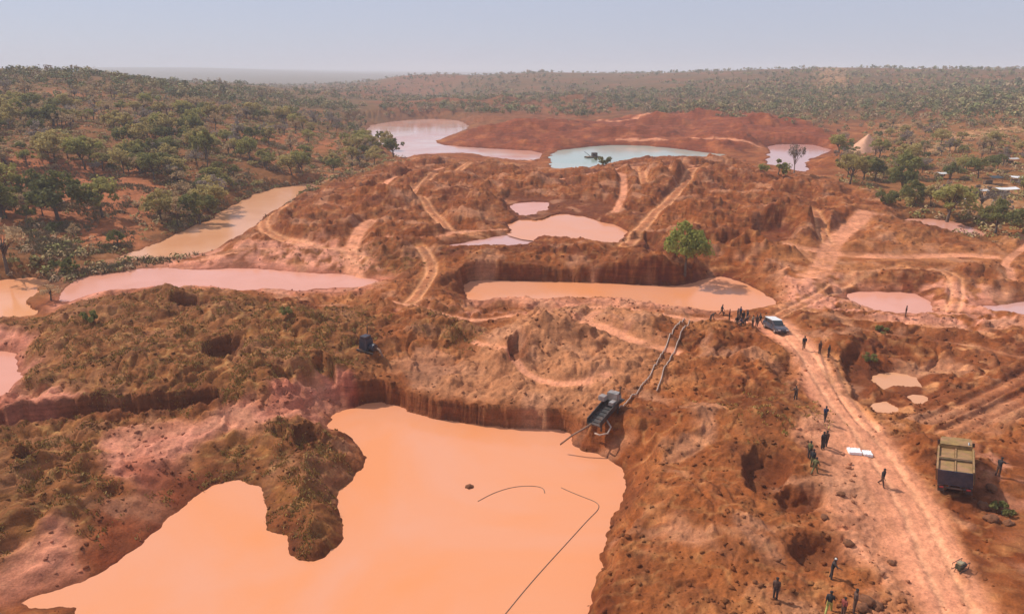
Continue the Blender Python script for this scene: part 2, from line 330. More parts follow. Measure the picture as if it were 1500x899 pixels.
rough = np.clip(mine, 0, 1) * (.35 + .65 * np.maximum(lip, olive)) * (1 - .55 * bank) * (1 - .85 * flat) * (1 - .8 * onpath) * (.3 + .7 * calm)
flat = np.maximum(flat, .8 * onpath)
Z += nearf * (0.35 * big * (1 - .7 * flat))
Z += rough * (upper * (1.9 * hp_big + .5 * med + .6 * hp_mid) + (1 - upper) * (.42 * med + .85 * hp_mid * (.3 + .9 * olive) + .5 * hp_sm * (.22 + .8 * olive)) + .2 * hp_sm * upper + .22 * ridged(wx, wy, 3.4, 3, 131) * (1 - .4 * olive))
rough = rough * (1 - .35 * terr)
Z += rough * terr * (.4 * np.abs(fbm(sx, sy, 3.2, 2, 81)) + .25 * hp_mid)
# cut scarps and rain gullies
tq = fbm(wx, wy, 19, 3, 141) * 3.2; tf = tq - np.floor(tq)
Z += rough * (1 - .5 * olive) * .55 * (np.floor(tq) + sstep(.8, 1.0, tf)) * (.6 + .5 * upper)
gl = perlin(wx / 5.5, wy / 5.5, 151); gl2 = perlin(sx / 2.1, sy / 2.1, 152)
Z -= rough * (.38 * np.exp(-(gl / .07) ** 2) + .14 * np.exp(-(gl2 / .09) ** 2))
Z += nearf * (.15 * fine * (1 - .7 * flat) + .08 * grit * (1 - .5 * flat) + .16 * heaps(sx, sy, .75, 171) * (1 - .8 * flat) * (1 - sstep(90, 150, rf)))
Z += farred * (2.2 * hp_big + 1.0 * hp_mid + 5.0 * heaps(wx, wy, 34, 161)) * (.2 + .8 * calm)
Z += hillsoil * (1.4 * fbm(X, Y, 45, 3, 91) + .5 * hp_mid * nearf)
Z += sstep(450, 900, rf) * (2.2 * fbm(X, Y, 140, 3, 95)) * (1 - .5 * sstep(1500, 4000, rf))
Z += sstep(4500, 7000, rf) * 14 * fbm(X, Y, 2600, 3, 97)

# ---- pits: outline, floor level, wall steepness
PITS = [([(1092,672),(1120,660),(1140,672),(1152,690),(1150,705),(1120,722),(1098,705)], 4.4, 2.9, 1.5),
 ([(1142,722),(1170,715),(1195,718),(1212,730),(1190,742),(1160,744)], 4.4, 2.9, 1.5),
 ([(1165,798),(1190,788),(1222,792),(1234,806),(1222,822),(1190,828),(1170,815)], 4.2, 3.0, 1.6),
 ([(868,652),(890,644),(900,650),(895,660),(876,662)], 2.8, 1.4, 2),
 ([(735,282),(790,290),(880,290),(905,303),(880,322),(800,320),(745,320)], 6.5, 6.2, 1.3),
 ([(905,350),(960,346),(965,372),(930,366)], 6.4, 5.2, 2),
 ([(-60,612),(60,602),(130,596),(250,594),(325,590),(330,606),(250,608),(140,612),(60,630),(-60,650)], 2.4, .9, 8.0),
 ([(610,520),(655,518),(668,530),(640,540),(612,538)], 4.3, 3.1, 3),
 ([(740,505),(765,500),(772,522),(748,528)], 4.5, 3.6, 2.5),
 ([(1205,425),(1250,424),(1262,432),(1225,437)], 3.6, 2.5, 2.5),
 ([(1095,332),(1160,327),(1158,350),(1120,354)], 7, 5.6, 1.2),
 ([(300,510),(345,505),(350,525),(310,530)], 4.6, 3.3, 2),
 ([(255,445),(300,446),(300,456),(262,455)], 4.4, 3.2, 2.4),
 ([(28,672),(55,664),(58,678),(38,690)], 2.6, 1.5, 2.4),
 ([(430,640),(468,634),(470,655),(440,668)], 1.8, 1.1, 2.2),
 ([(1150,560),(1170,530),(1130,535)], 4.8, 3.9, 1.0),
 ([(1235,520),(1268,515),(1285,560),(1262,580),(1245,560)], 4.2, 2.9, 1.4)]
pitd = np.full(X.shape, 99, np.float32)
for pts, z, fl, st in PITS:
    p = smooth_poly(pl(pts, z), 1); ix = near(p, X, Y, 8)
    if not len(ix): continue
    d = poly_sd(p, sx[ix], sy[ix]); pitd[ix] = np.minimum(pitd[ix], d)
    Z[ix] = np.minimum(Z[ix], fl + .25 * hp_sm[ix] + st * np.maximum(d + .25, 0) + .12 * fine[ix])

n2t = fbm(X, Y, 3.1, 3, 411)
trackw = np.zeros(X.shape, np.float32); rutw = np.zeros(X.shape, np.float32)
for k, (pts, z, hw, rut) in enumerate(TRACKS):
    p = smooth_poly(pl(pts, z), 2, False); ix = near(p, X, Y, hw * 3 + 4)
    if not len(ix): continue
    wob = .6 if k else .9
    d, t = line_d(p, X[ix] * (1 - wob * .3) + sx[ix] * wob * .3, Y[ix] * (1 - wob * .3) + sy[ix] * wob * .3)
    hw = hw * (1 if k == 0 else .8); w = (1 - sstep(hw * .7, hw * 1.4, d)) * sstep(0, .06, t) * (1 - sstep(.9, 1, t) * (k > 0)) * (1 - .5 * sstep(.2, .8, n2t[ix]))
    if k == 0: w *= 1
    trackw[ix] = np.maximum(trackw[ix], w * (.95 if rut == 0 or k == 0 else .42))
    if rut:
        g = np.exp(-((d - rut / 2) / (.3 if k == 0 else .42)) ** 2); rutw[ix] = np.maximum(rutw[ix], g)
        deep = .10 if k == 0 else .3 if pts[0][0] > 1230 else .2
        Z[ix] -= g * deep
        Z[ix] += deep * .5 * np.exp(-((d - rut / 2 - .55) / .25) ** 2)
    else: Z[ix] -= .12 * w

pondd = np.full(X.shape, 99, np.float32); main_d = np.full(X.shape, 99, np.float32)
PW = {}
for key, (pts, zw, st, colk) in POND.items():
    p = pl(pts, zw)
    if st is None:
        v = np.full(len(p), .5)
        if key == 'main':
            for i, (a, b) in enumerate(pts):
                if 545 <= a <= 840 and 585 <= b <= 632: v[i] = 9
                elif a > 838 and b < 700: v[i] = .9
                elif a >= 830: v[i] = 1.25
                elif a < 400: v[i] = .35
                else: v[i] = .8
        else:
            for i, (a, b) in enumerate(pts): v[i] = 5 if b < 419 and a < 1010 else .45
    else: v = np.full(len(p), st)
    q = smooth_poly(np.c_[p, v], 1); p2, v2 = q[:, :2], q[:, 2]
    PW[key] = (p2, zw, colk)
    ix = near(p2, X, Y, 14)
    steep = .5
    wq = 0 if key in ('main', 'channel', 'violet') or key.startswith('pud') else .6
    d, val = poly_sd(p2, (X[ix] * .3 + sx[ix] * .7) * (1 - wq) + wx[ix] * wq, (Y[ix] * .3 + sy[ix] * .7) * (1 - wq) + wy[ix] * wq, v2)
    d = d + .12 * fine[ix]
    pondd[ix] = np.minimum(pondd[ix], d)
    if key == 'main': main_d[ix] = d
    cap = np.where(d < 0, zw - .05 - np.minimum(-d * .35, 1.2), zw - .05 + val * d * (1 + .35 * np.clip(fbm(X[ix], Y[ix], 2.5, 2, 300), -1, 1)) + .02)
    zz = np.minimum(Z[ix], cap)
    low = np.where((d > .15) & (d < (2.5 if wq == 0 else 4.5)), zw + .03 + .08 * np.minimum(d, 1.5), -99)
    Z[ix] = np.maximum(zz, low)
ZG = Z.reshape(NR, NT).astype(np.float64)

def ground_z(x, y):
    th = np.arctan2(x, y); r = np.hypot(x, y)
    i = np.clip(np.searchsorted(TH, th) - 1, 0, NT - 2); j = np.clip(np.searchsorted(R, r) - 1, 0, NR - 2)
    u = np.clip((th - TH[i]) / (TH[i + 1] - TH[i]), 0, 1); v = np.clip((r - R[j]) / (R[j + 1] - R[j]), 0, 1)
    return (ZG[j, i] * (1 - u) + ZG[j, i + 1] * u) * (1 - v) + (ZG[j + 1, i] * (1 - u) + ZG[j + 1, i + 1] * u) * v
def spot(px, py, rmax=3000):
    """ground point that a photo pixel looks at"""
    d = ray(px, py); hl = math.hypot(d[0], d[1]); rr = np.arange(30, 300, .1)
    rr = np.concatenate([rr, np.arange(300, rmax, 1.0)])
    gx = d[0] / hl * rr; gy = d[1] / hl * rr; zr = CAM_Z + d[2] / hl * rr
    hit = np.nonzero(ground_z(gx, gy) >= zr)[0]
    k = hit[0] if len(hit) else len(rr) - 1
    return Vector((gx[k], gy[k], float(ground_z(gx[k], gy[k]))))

# ---- soil colours (what the soil itself is: dry track dust, red laterite, weathered spoil, damp shores), darker in pits and on the cut bank
def mix(a, b, w): return a + (b - a) * np.clip(w, 0, 1)[:, None]
C = np.tile(alb(168,100,64), (len(X), 1)).astype(np.float32)
n1 = fbm(X, Y, 11, 4, 401); n2 = fbm(X, Y, 3.1, 3, 411); n3 = fbm(X, Y, 60, 3, 421)
C = mix(C, alb(196,132,94), sstep(.0, .8, n1) * .8)
C = mix(C, alb(134,72,42), sstep(.05, .8, -n1))
C = mix(C, alb(152,84,46), upper * .8)
C = mix(C, alb(184,110,66), upper * sstep(.2, .9, n2) * .5)
C = mix(C, alb(126,66,36), upper * sstep(.0, .7, -n1) * .8)
st1 = ridged(wx, wy, 9.0, 2, 441); st2 = ridged(sx, sy * 1.6, 4.0, 2, 451); n4 = fbm(X, Y, 1.1, 3, 461)
C = mix(C, alb(216,150,114), mine * (1 - olive) * sstep(1.1, 1.45, st1) * .6)
C = mix(C, alb(206,150,112), mine * (1 - .6 * olive) * sstep(.95, 1.4, st2) * .5)
C = mix(C, alb(118,64,36), mine * sstep(.35, .9, n4 + .4 * n2) * .5)
C = mix(C, alb(200,140,104), terr * .8)
C = mix(C, alb(152,102,66), olive * (.75 + .25 * np.clip(n2, -1, 1)))
C = mix(C, alb(120,76,46), olive * sstep(.0, .7, n1) * .6)
C = mix(C, alb(86,58,30), olive * sstep(.3, .8, n4) * .5)
C = mix(C, alb(176,124,72), olive * sstep(.25, .9, -n2) * .6)
C = mix(C, alb(214,168,118), olive * sstep(1.0, 1.45, st2) * .6)
C = mix(C, alb(152,78,54), farred * .85)
C = mix(C, alb(196,120,84), farred * sstep(.1, .8, n1) * .6)
C = mix(C, alb(120,60,44), farred * sstep(.2, .8, -n1) * .5)
pinkmud = np.maximum.reduce([
 zone([(70,400),(200,384),(400,388),(570,408),(545,430),(380,432),(200,428),(90,455)], 3, 2.5),
 zone([(190,640),(300,625),(430,600),(500,585),(480,612),(330,645),(250,690),(180,720),(160,690)], 1.8, 1.6),
 zone([(-20,480),(30,500),(60,570),(110,600),(30,620),(-20,620)], 2.6, 1.6),
 zone([(400,600),(470,570),(525,570),(530,592),(480,606),(470,630),(410,625)], 1.5, 1.4),
 zone([(0,820),(80,790),(140,800),(110,860),(20,880)], 1.2, 1.2) * .8])
pinkr = np.maximum.reduce([zone([(1130,400),(1180,410),(1260,420),(1400,425),(1500,440),(1500,490),(1400,480),(1250,470),(1160,455)], 3.4, 3) * sstep(-.35, .15, n2 + .4 * n1),
 zone([(690,440),(790,436),(900,442),(1010,458),(1080,460),(1000,470),(860,456),(740,455),(690,452)], 3, 1.5) * .8,
 zone([(150,372),(330,362),(470,360),(540,372),(560,400),(330,392),(150,392)], 3.6, 3) * sstep(-.4, .1, n2 + .3 * n1),
 zone([(560,455),(700,450),(790,452),(900,470),(960,500),(900,505),(800,470),(690,470),(600,470)], 4.3, 2) * sstep(0, .4, n2) * .7,
 zone([(1200,640),(1330,700),(1420,860),(1480,990),(1290,990),(1260,860),(1230,760)], 4.4, 2) * sstep(-.3, .3, n2 + .3 * n1) * .6,
 zone([(1420,640),(1500,640),(1560,760),(1500,800),(1440,720)], 4.4, 2) * sstep(-.1, .4, n2) * .7])
C = mix(C, alb(222,152,124), pinkr * .85)
C = mix(C, alb(222,148,122), pinkmud * (.85 + .3 * n2))
C = mix(C, alb(170,92,66), pinkmud * sstep(.1, .7, n1) * .6)
redslope = zone([(130,770),(210,680),(330,690),(360,705),(300,730),(230,790),(150,830)], 1.6, 1.2)
C = mix(C, alb(160,84,58), redslope * .8)
gullies = .6 * zone([(460,595),(515,572),(535,582),(540,592),(500,600)], 1.0, .8)
C = mix(C, alb(150,72,52), gullies)
C = mix(C, alb(150,104,66), hillsoil * .8)
C = mix(C, alb(196,122,88), hillsoil * sstep(.1, .7, n3 + .4 * n1) * .8)
C = mix(C, alb(124,98,58), hillsoil * sstep(.0, .6, n1) * .7)
hc = np.maximum.reduce([zone([(-40,258),(120,250),(240,262),(225,285),(120,298),(-40,305)], 10, 5), zone([(110,320),(200,318),(225,345),(110,345)], 6, 4), zone([(-40,322),(60,330),(60,350),(-40,360)], 7, 4)])
C = mix(C, alb(205,128,98), hc * .8)
far = sstep(380, 620, rf) * (1 - farred)
C = mix(C, alb(122,98,70), far * .85)
C = mix(C, alb(104,90,62), far * sstep(-.1, .5, n3) * .6)
C = mix(C, alb(175,100,75), far * sstep(.35, .9, -n3) * .5)
C = mix(C, alb(112,104,84), sstep(1700, 3200, rf) * .9)
rightscrub = zone([(1230,215),(1300,190),(1500,180),(1900,180),(1900,330),(1500,320),(1450,345),(1330,320),(1290,285),(1240,262)], 7.5, 6)
C = mix(C, alb(160,112,76), rightscrub * .8)
C = mix(C, alb(150,108,68), rightscrub * sstep(.0, .7, n1) * .8)
for pts, z, w in [([(1385,202),(1500,196),(1500,204),(1400,210)], 9, .8), ([(1330,212),(1410,212),(1420,222),(1340,222)], 8.5, .6), ([(1195,110),(1240,112),(1238,122),(1196,120)], 30, .7),
                  ([(1395,270),(1500,268),(1500,300),(1420,310),(1390,290)], 7.5, .7), ([(1290,190),(1330,188),(1330,196),(1290,198)], 9, .7)]:
    C = mix(C, alb(222,176,150), zone(pts, z, 4 if z < 20 else 15) * w * sstep(-.5, .3, n2))
wet = (1 - sstep(.1, .9, pondd)) * (pondd > -.5); damp = (1 - sstep(.5, 3.0, pondd + .6 * n2)) * (pondd > -.5)
C = mix(C, C * np.array([.78, .70, .66]), damp * .8)
C = mix(C, C * np.array([.66, .6, .56]), wet * .8)
C = mix(C, alb(120,62,38), (1 - sstep(.2, 1.4, pitd)) * .6)  # darker brown inside the pits and around their rims
mudrz = zone([(1240,470),(1420,470),(1560,490),(1600,590),(1440,640),(1360,640),(1290,610),(1250,540)], 3.5, 2)
roadz = zone([(1040,455),(1130,460),(1190,520),(1260,600),(1340,700),(1380,790),(1440,960),(1370,960),(1290,760),(1230,640),(1170,560),(1130,490)], 4.5, 1.6)
C = mix(C, alb(222,146,114), roadz * (.85 + .25 * n2))
plaza = zone([(1180,600),(1240,620),(1270,660),(1290,720),(1330,800),(1310,880),(1240,790),(1170,650)], 4.5, 1.5)
C = mix(C, alb(220,154,118), plaza * (.75 + .3 * n1))
C = mix(C, alb(228,156,120), trackw * (.95 + .15 * n2))
C = mix(C, alb(234,168,130), rutw * .95 * (1 - mudrz))
mudr = zone([(1300,480),(1420,490),(1540,500),(1560,590),(1440,620),(1360,625),(1300,600),(1250,540)], 3.5, 3)
C = mix(C, alb(138,72,48), mudr * (1 - trackw) * sstep(-.4, .4, n1) * .6)
C = mix(C, alb(120,62,42), mudr * rutw * .6)
shelf = zone([(1110,388),(1160,360),(1300,366),(1500,362),(1500,388),(1400,384),(1260,392),(1180,400)], 5.4, 3) * sstep(-.5, .3, n2)
C = mix(C, alb(210,142,104), shelf * .75)
flats = zone([(1340,470),(1500,470),(1500,520),(1420,500),(1350,490)], 3.3, 2) * sstep(.15, .5, n2)
C = mix(C, alb(222,156,126), flats)
flats2 = zone([(1330,520),(1430,510),(1450,540),(1380,610),(1270,612),(1270,580),(1340,590)], 3.2, 1.5) * sstep(.1, .5, n2)
C = mix(C, alb(226,162,128), flats2)
cliff = (1 - sstep(.2, 1.8, main_d)) * (main_d > 0) * terr
C = mix(C, alb(150,88,50), cliff * .7)  # darker brown on the bank just above the big pond
n5 = fbm(wx, wy, 7.5, 3, 471)
C = np.clip(C * mix(np.tile([.86, .74, .47], (len(X), 1)), np.array([1.14, 1.06, .98]), np.maximum.reduce([roadz, pinkmud, trackw, plaza, pinkr, terr * .55, olive * .2])), .01, .9)

# ------------------------------------------------------------------ helpers for objects
def new_mesh(name, V, F, smooth=False):
    """V (n,3); F list of arrays of faces (m,3) or (m,4)"""
    me = bpy.data.meshes.new(name)
    V = np.asarray(V, np.float32)
    if not isinstance(F, list): F = [F]
    F = [np.asarray(f, np.int32) for f in F if len(f)]
    loops = np.concatenate([f.ravel() for f in F]); tot = np.concatenate([np.full(len(f), f.shape[1], np.int32) for f in F])
    start = np.concatenate([[0], np.cumsum(tot)[:-1]]).astype(np.int32)
    me.vertices.add(len(V)); me.vertices.foreach_set('co', V.ravel())
    me.loops.add(len(loops)); me.loops.foreach_set('vertex_index', loops)
    me.polygons.add(len(tot)); me.polygons.foreach_set('loop_start', start); me.polygons.foreach_set('loop_total', tot)
    if smooth: me.polygons.foreach_set('use_smooth', np.ones(len(tot), bool))
    me.update(calc_edges=True); me.validate()
    return me
def link(name, me, mat=None, parent=None, **props):
    o = bpy.data.objects.new(name, me); COL.objects.link(o)
    if mat is not None and me is not None and not me.materials: me.materials.append(mat)
    if parent is not None: o.parent = parent
    for k, v in props.items(): o[k] = v
    return o
def empty(name, loc, label, cat, group=None, rz=0.0, scale=1.0):
    o = bpy.data.objects.new(name, None); COL.objects.link(o); o.empty_display_size = .2
    o.location = loc; o.rotation_euler = (0, 0, rz); o.scale = (scale,) * 3
    o['label'] = label; o['category'] = cat
    if group: o['group'] = group
    return o
class MB:
    """collects simple shapes for ONE mesh"""
    def __init__(s): s.V = []; s.F = []; s.n = 0
    def add(s, V, F):
        s.V.append(np.asarray(V, float)); s.F += [tuple(i + s.n for i in f) for f in F]; s.n += len(V); return s
    def box(s, c, d, rot=None, taper=(1, 1)):
        x, y, z = np.array(d) / 2
        V = np.array([(a * x * (taper[0] if k > 0 else 1), b * y * (taper[1] if k > 0 else 1), k * z) for k in (-1, 1) for a, b in ((-1, -1), (1, -1), (1, 1), (-1, 1))])
        if rot is not None: V = V @ np.array(rot).T
        return s.add(V + np.array(c), [(3, 2, 1, 0), (4, 5, 6, 7), (0, 1, 5, 4), (1, 2, 6, 5), (2, 3, 7, 6), (3, 0, 4, 7)])
    def prism(s, prof, x0, x1):
        """profile of (y,z) points run along x"""
        n = len(prof); V = [(x0, y, z) for y, z in prof] + [(x1, y, z) for y, z in prof]
        F = [tuple(range(n))[::-1], tuple(range(n, 2 * n))] + [(i, (i + 1) % n, (i + 1) % n + n, i + n) for i in range(n)]
        return s.add(V, F)
    def tube(s, pts, rad, seg=8, cap=True):
        pts = np.array(pts, float); rad = np.broadcast_to(np.asarray(rad, float), (len(pts),)); V = []
        for i, p in enumerate(pts):
            t = pts[min(i + 1, len(pts) - 1)] - pts[max(i - 1, 0)]; t /= np.linalg.norm(t) + 1e-9
            a = np.cross(t, (0, 0, 1)) if abs(t[2]) < .95 else np.cross(t, (1, 0, 0)); a /= np.linalg.norm(a); b = np.cross(t, a)
            for k in range(seg):
                q = 2 * math.pi * k / seg; V.append(p + rad[i] * (math.cos(q) * a + math.sin(q) * b))
        F = [(i * seg + k, i * seg + (k + 1) % seg, (i + 1) * seg + (k + 1) % seg, (i + 1) * seg + k) for i in range(len(pts) - 1) for k in range(seg)]
        if cap: F += [tuple(range(seg)), tuple(range((len(pts) - 1) * seg, len(pts) * seg))[::-1]]
        return s.add(V, F)
    def mesh(s, name, bevel=0.0, smooth=False):
        bm = bmesh.new(); vs = [bm.verts.new(v) for v in np.vstack(s.V)]
        for f in s.F:
            try: bm.faces.new([vs[i] for i in f])
            except ValueError: pass
        bmesh.ops.recalc_face_normals(bm, faces=bm.faces)
        if bevel: bmesh.ops.bevel(bm, geom=list(bm.edges), offset=bevel, segments=2, affect='EDGES', clamp_overlap=True)
        me = bpy.data.meshes.new(name); bm.to_mesh(me); bm.free()
        if smooth: me.polygons.foreach_set('use_smooth', np.ones(len(me.polygons), bool))
        return me
    def build(s, name, mat, parent=None, bevel=0.0, smooth=False, **props): return link(name, s.mesh(name, bevel, smooth), mat, parent, **props)

def material(name):
    m = bpy.data.materials.new(name); m.use_nodes = True; nt = m.node_tree
    b = nt.nodes['Principled BSDF']; return m, nt, b
def nd(nt, kind, **kw):
    n = nt.nodes.new(kind)
    for k, v in kw.items():
        if k in n.inputs: n.inputs[k].default_value = v
        else: setattr(n, k, v)
    return n
def plain(name, col, rough=.6, var=.25, scale=3.0, metal=0.0, dust=0.0):
    m, nt, b = material(name)
    tc = nd(nt, 'ShaderNodeTexCoord'); nz = nd(nt, 'ShaderNodeTexNoise', Scale=scale, Detail=5.0)
    nt.links.new(tc.outputs['Object'], nz.inputs['Vector'])
    rp = nd(nt, 'ShaderNodeValToRGB'); c = np.array(col, float)
    rp.color_ramp.elements[0].position = .3; rp.color_ramp.elements[1].position = .7
    rp.color_ramp.elements[0].color = (*(c * (1 - var)), 1); rp.color_ramp.elements[1].color = (*np.clip(c * (1 + var), 0, 1), 1)
    nt.links.new(nz.outputs['Fac'], rp.inputs['Fac'])
    out = rp.outputs['Color']
    if dust:
        n2_ = nd(nt, 'ShaderNodeTexNoise', Scale=1.3, Detail=6.0); nt.links.new(tc.outputs['Object'], n2_.inputs['Vector'])
        r2 = nd(nt, 'ShaderNodeMapRange'); r2.inputs['From Min'].default_value = .4; r2.inputs['From Max'].default_value = .7; r2.inputs['To Max'].default_value = dust
        nt.links.new(n2_.outputs['Fac'], r2.inputs['Value'])
        mx = nd(nt, 'ShaderNodeMix', data_type='RGBA'); nt.links.new(r2.outputs[0], mx.inputs['Factor']); nt.links.new(out, mx.inputs[6]); mx.inputs[7].default_value = (.38, .17, .09, 1)
        out = mx.outputs[2]
    nt.links.new(out, b.inputs['Base Color'])
    b.inputs['Roughness'].default_value = rough; b.inputs['Metallic'].default_value = metal
    return m

# ------------------------------------------------------------------ ground object
gm, nt, b = material('laterite soil')
ca = nd(nt, 'ShaderNodeAttribute', attribute_name='soil')
tc = nd(nt, 'ShaderNodeTexCoord')
nA = nd(nt, 'ShaderNodeTexNoise', Scale=.9, Detail=8.0, Roughness=.65); nB = nd(nt, 'ShaderNodeTexNoise', Scale=5.0, Detail=5.0, Roughness=.7)
for n in (nA, nB): nt.links.new(tc.outputs['Object'], n.inputs['Vector'])
mr = nd(nt, 'ShaderNodeMapRange'); mr.inputs['From Min'].default_value = .3; mr.inputs['From Max'].default_value = .7; mr.inputs['To Min'].default_value = .72; mr.inputs['To Max'].default_value = 1.25
nt.links.new(nA.outputs['Fac'], mr.inputs['Value'])
mr2 = nd(nt, 'ShaderNodeMapRange'); mr2.inputs['From Min'].default_value = .35; mr2.inputs['From Max'].default_value = .65; mr2.inputs['To Min'].default_value = .8; mr2.inputs['To Max'].default_value = 1.15
nt.links.new(nB.outputs['Fac'], mr2.inputs['Value'])
mm0 = nd(nt, 'ShaderNodeMath', operation='MULTIPLY'); nt.links.new(mr.outputs[0], mm0.inputs[0]); nt.links.new(mr2.outputs[0], mm0.inputs[1])
mp = nd(nt, 'ShaderNodeMapping'); mp.inputs['Scale'].default_value = (.12, .12, 2.6); nt.links.new(tc.outputs['Object'], mp.inputs['Vector'])
nS = nd(nt, 'ShaderNodeTexNoise', Scale=1.0, Detail=4.0, Roughness=.6); nt.links.new(mp.outputs[0], nS.inputs['Vector'])
mrS = nd(nt, 'ShaderNodeMapRange'); mrS.inputs['From Min'].default_value = .35; mrS.inputs['From Max'].default_value = .65; mrS.inputs['To Min'].default_value = .8; mrS.inputs['To Max'].default_value = 1.18
nt.links.new(nS.outputs['Fac'], mrS.inputs['Value'])
mm = nd(nt, 'ShaderNodeMath', operation='MULTIPLY'); nt.links.new(mm0.outputs[0], mm.inputs[0]); nt.links.new(mrS.outputs[0], mm.inputs[1])   # soil layers
vm = nd(nt, 'ShaderNodeVectorMath', operation='SCALE'); nt.links.new(ca.outputs['Color'], vm.inputs[0]); nt.links.new(mm.outputs[0], vm.inputs['Scale'])
nt.links.new(vm.outputs[0], b.inputs['Base Color'])
b.inputs['Roughness'].default_value = .95; b.inputs['Specular IOR Level'].default_value = .15
bp = nd(nt, 'ShaderNodeBump', Strength=.85, Distance=.3); nt.links.new(nA.outputs['Fac'], bp.inputs['Height'])
bp2 = nd(nt, 'ShaderNodeBump', Strength=.7, Distance=.09); nt.links.new(nB.outputs['Fac'], bp2.inputs['Height']); nt.links.new(bp.outputs[0], bp2.inputs['Normal'])
nt.links.new(bp2.outputs[0], b.inputs['Normal'])
idx = np.arange(NR * NT).reshape(NR, NT)
quads = np.stack([idx[:-1, :-1], idx[:-1, 1:], idx[1:, 1:], idx[1:, :-1]], -1).reshape(-1, 4)
dusty = mine * (1 - .6 * olive) * (1 - np.clip(roadz + trackw, 0, 1))
C = mix(C, alb(212,148,110), dusty * sstep(.15, .7, n5) * .5)
C = mix(C, alb(112,58,32), dusty * sstep(.15, .7, -n5) * .5)
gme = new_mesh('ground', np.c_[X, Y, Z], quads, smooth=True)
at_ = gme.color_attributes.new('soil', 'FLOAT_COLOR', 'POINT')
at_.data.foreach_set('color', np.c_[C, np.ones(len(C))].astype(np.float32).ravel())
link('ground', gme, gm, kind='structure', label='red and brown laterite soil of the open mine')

# ------------------------------------------------------------------ water
def water_mat(name, c1, c2, rough, scale):
    m, nt, b = material(name); tc = nd(nt, 'ShaderNodeTexCoord')
    nz = nd(nt, 'ShaderNodeTexNoise', Scale=scale, Detail=6.0, Roughness=.55, Distortion=1.2); nt.links.new(tc.outputs['Object'], nz.inputs['Vector'])
    rp = nd(nt, 'ShaderNodeValToRGB'); rp.color_ramp.elements[0].position = .35; rp.color_ramp.elements[1].position = .68
    rp.color_ramp.elements[0].color = (*c1, 1); rp.color_ramp.elements[1].color = (*c2, 1)
    nt.links.new(nz.outputs['Fac'], rp.inputs['Fac']); nt.links.new(rp.outputs[0], b.inputs['Base Color'])
    b.inputs['Roughness'].default_value = rough; b.inputs['IOR'].default_value = 1.33
    rn = nd(nt, 'ShaderNodeTexNoise', Scale=2.2, Detail=3.0); nt.links.new(tc.outputs['Object'], rn.inputs['Vector'])
    bp = nd(nt, 'ShaderNodeBump', Strength=.05, Distance=.05); nt.links.new(rn.outputs['Fac'], bp.inputs['Height']); nt.links.new(bp.outputs[0], b.inputs['Normal'])
    return m
WM = {'peach': water_mat('peach silt water', alb(238,163,124), alb(242,155,100), .16, .045),
      'orange': water_mat('orange silt water', alb(245,170,120), alb(240,158,108), .12, .05),
      'tan': water_mat('tan silt water', alb(236,170,125), alb(226,158,112), .2, .08),
      'pink': water_mat('pink silt water', alb(238,165,138), alb(230,155,125), .15, .08),
      'lilac': water_mat('lilac silt water', alb(226,170,160), alb(218,165,150), .1, .05),
      'pale': water_mat('pale pink silt water', alb(236,196,180), alb(226,150,124), .1, .03),
      'turq': water_mat('turquoise water', alb(178,194,180), alb(194,198,184), .12, .03)}
WLAB = {'main': 'broad peach pond of silty water below the cut bank', 'channel': 'long pink channel of silty water under the steep bank with the green tree', 'left': 'orange pond at the end of the pink mud flat',
 'stream': 'tan muddy stream along the foot of the wooded hillside', 'upper': 'peach pool among the upper spoil heaps', 'upper2': 'small pink pool in the hollow under the dark scarp', 'violet': 'shallow lilac pool on top of the steep bank',
 'farpink': 'large pale pink pond beyond the spoil heaps', 'turq': 'turquoise pond behind the crest road', 'grey': 'grey lilac pond beside the sandy cone', 'right': 'pink pool below the curved vehicle tracks', 'edge': 'lilac pool beside the churned mud',
 'pud1': 'largest tan puddle in the churned mud', 'pud2': 'tan puddle nearer the track in the churned mud', 'pud3': 'smallest tan puddle in the churned mud', 'lowleft': 'pink pool below the weedy spoil', 'mudflat': 'long shallow pink mud flat leading to the orange pond', 'strip': 'thin pink pool between the scrub trees'}
for key, (p, zw, ck) in PW.items():
    c = p.mean(0)
    # push the sheet a little under the bank so the shore is drawn by the ground
    bm = bmesh.new(); d = p - c
    nrm = np.roll(p, -1, 0) - np.roll(p, 1, 0); nrm = np.c_[nrm[:, 1], -nrm[:, 0]]; nrm /= np.linalg.norm(nrm, axis=1)[:, None] + 1e-9
    area = 0.5 * np.sum(p[:, 0] * np.roll(p[:, 1], -1) - np.roll(p[:, 0], -1) * p[:, 1])
    ex_ = .45 if key in ('main', 'channel', 'violet') else 1.7
    q = p + nrm * (ex_ if area > 0 else -ex_)
    vs = [bm.verts.new((x, y, zw)) for x, y in q]
    es = [bm.edges.new((vs[i], vs[(i + 1) % len(vs)])) for i in range(len(vs))]
    bmesh.ops.triangle_fill(bm, edges=es, use_beauty=True, normal=(0, 0, 1))
    bmesh.ops.recalc_face_normals(bm, faces=bm.faces)
    for f in bm.faces:
        if f.normal.z < 0: f.normal_flip()
    me = bpy.data.meshes.new('pond_water'); bm.to_mesh(me); bm.free()
    link('pond_water', me, WM[ck], kind='structure', label=WLAB[key])

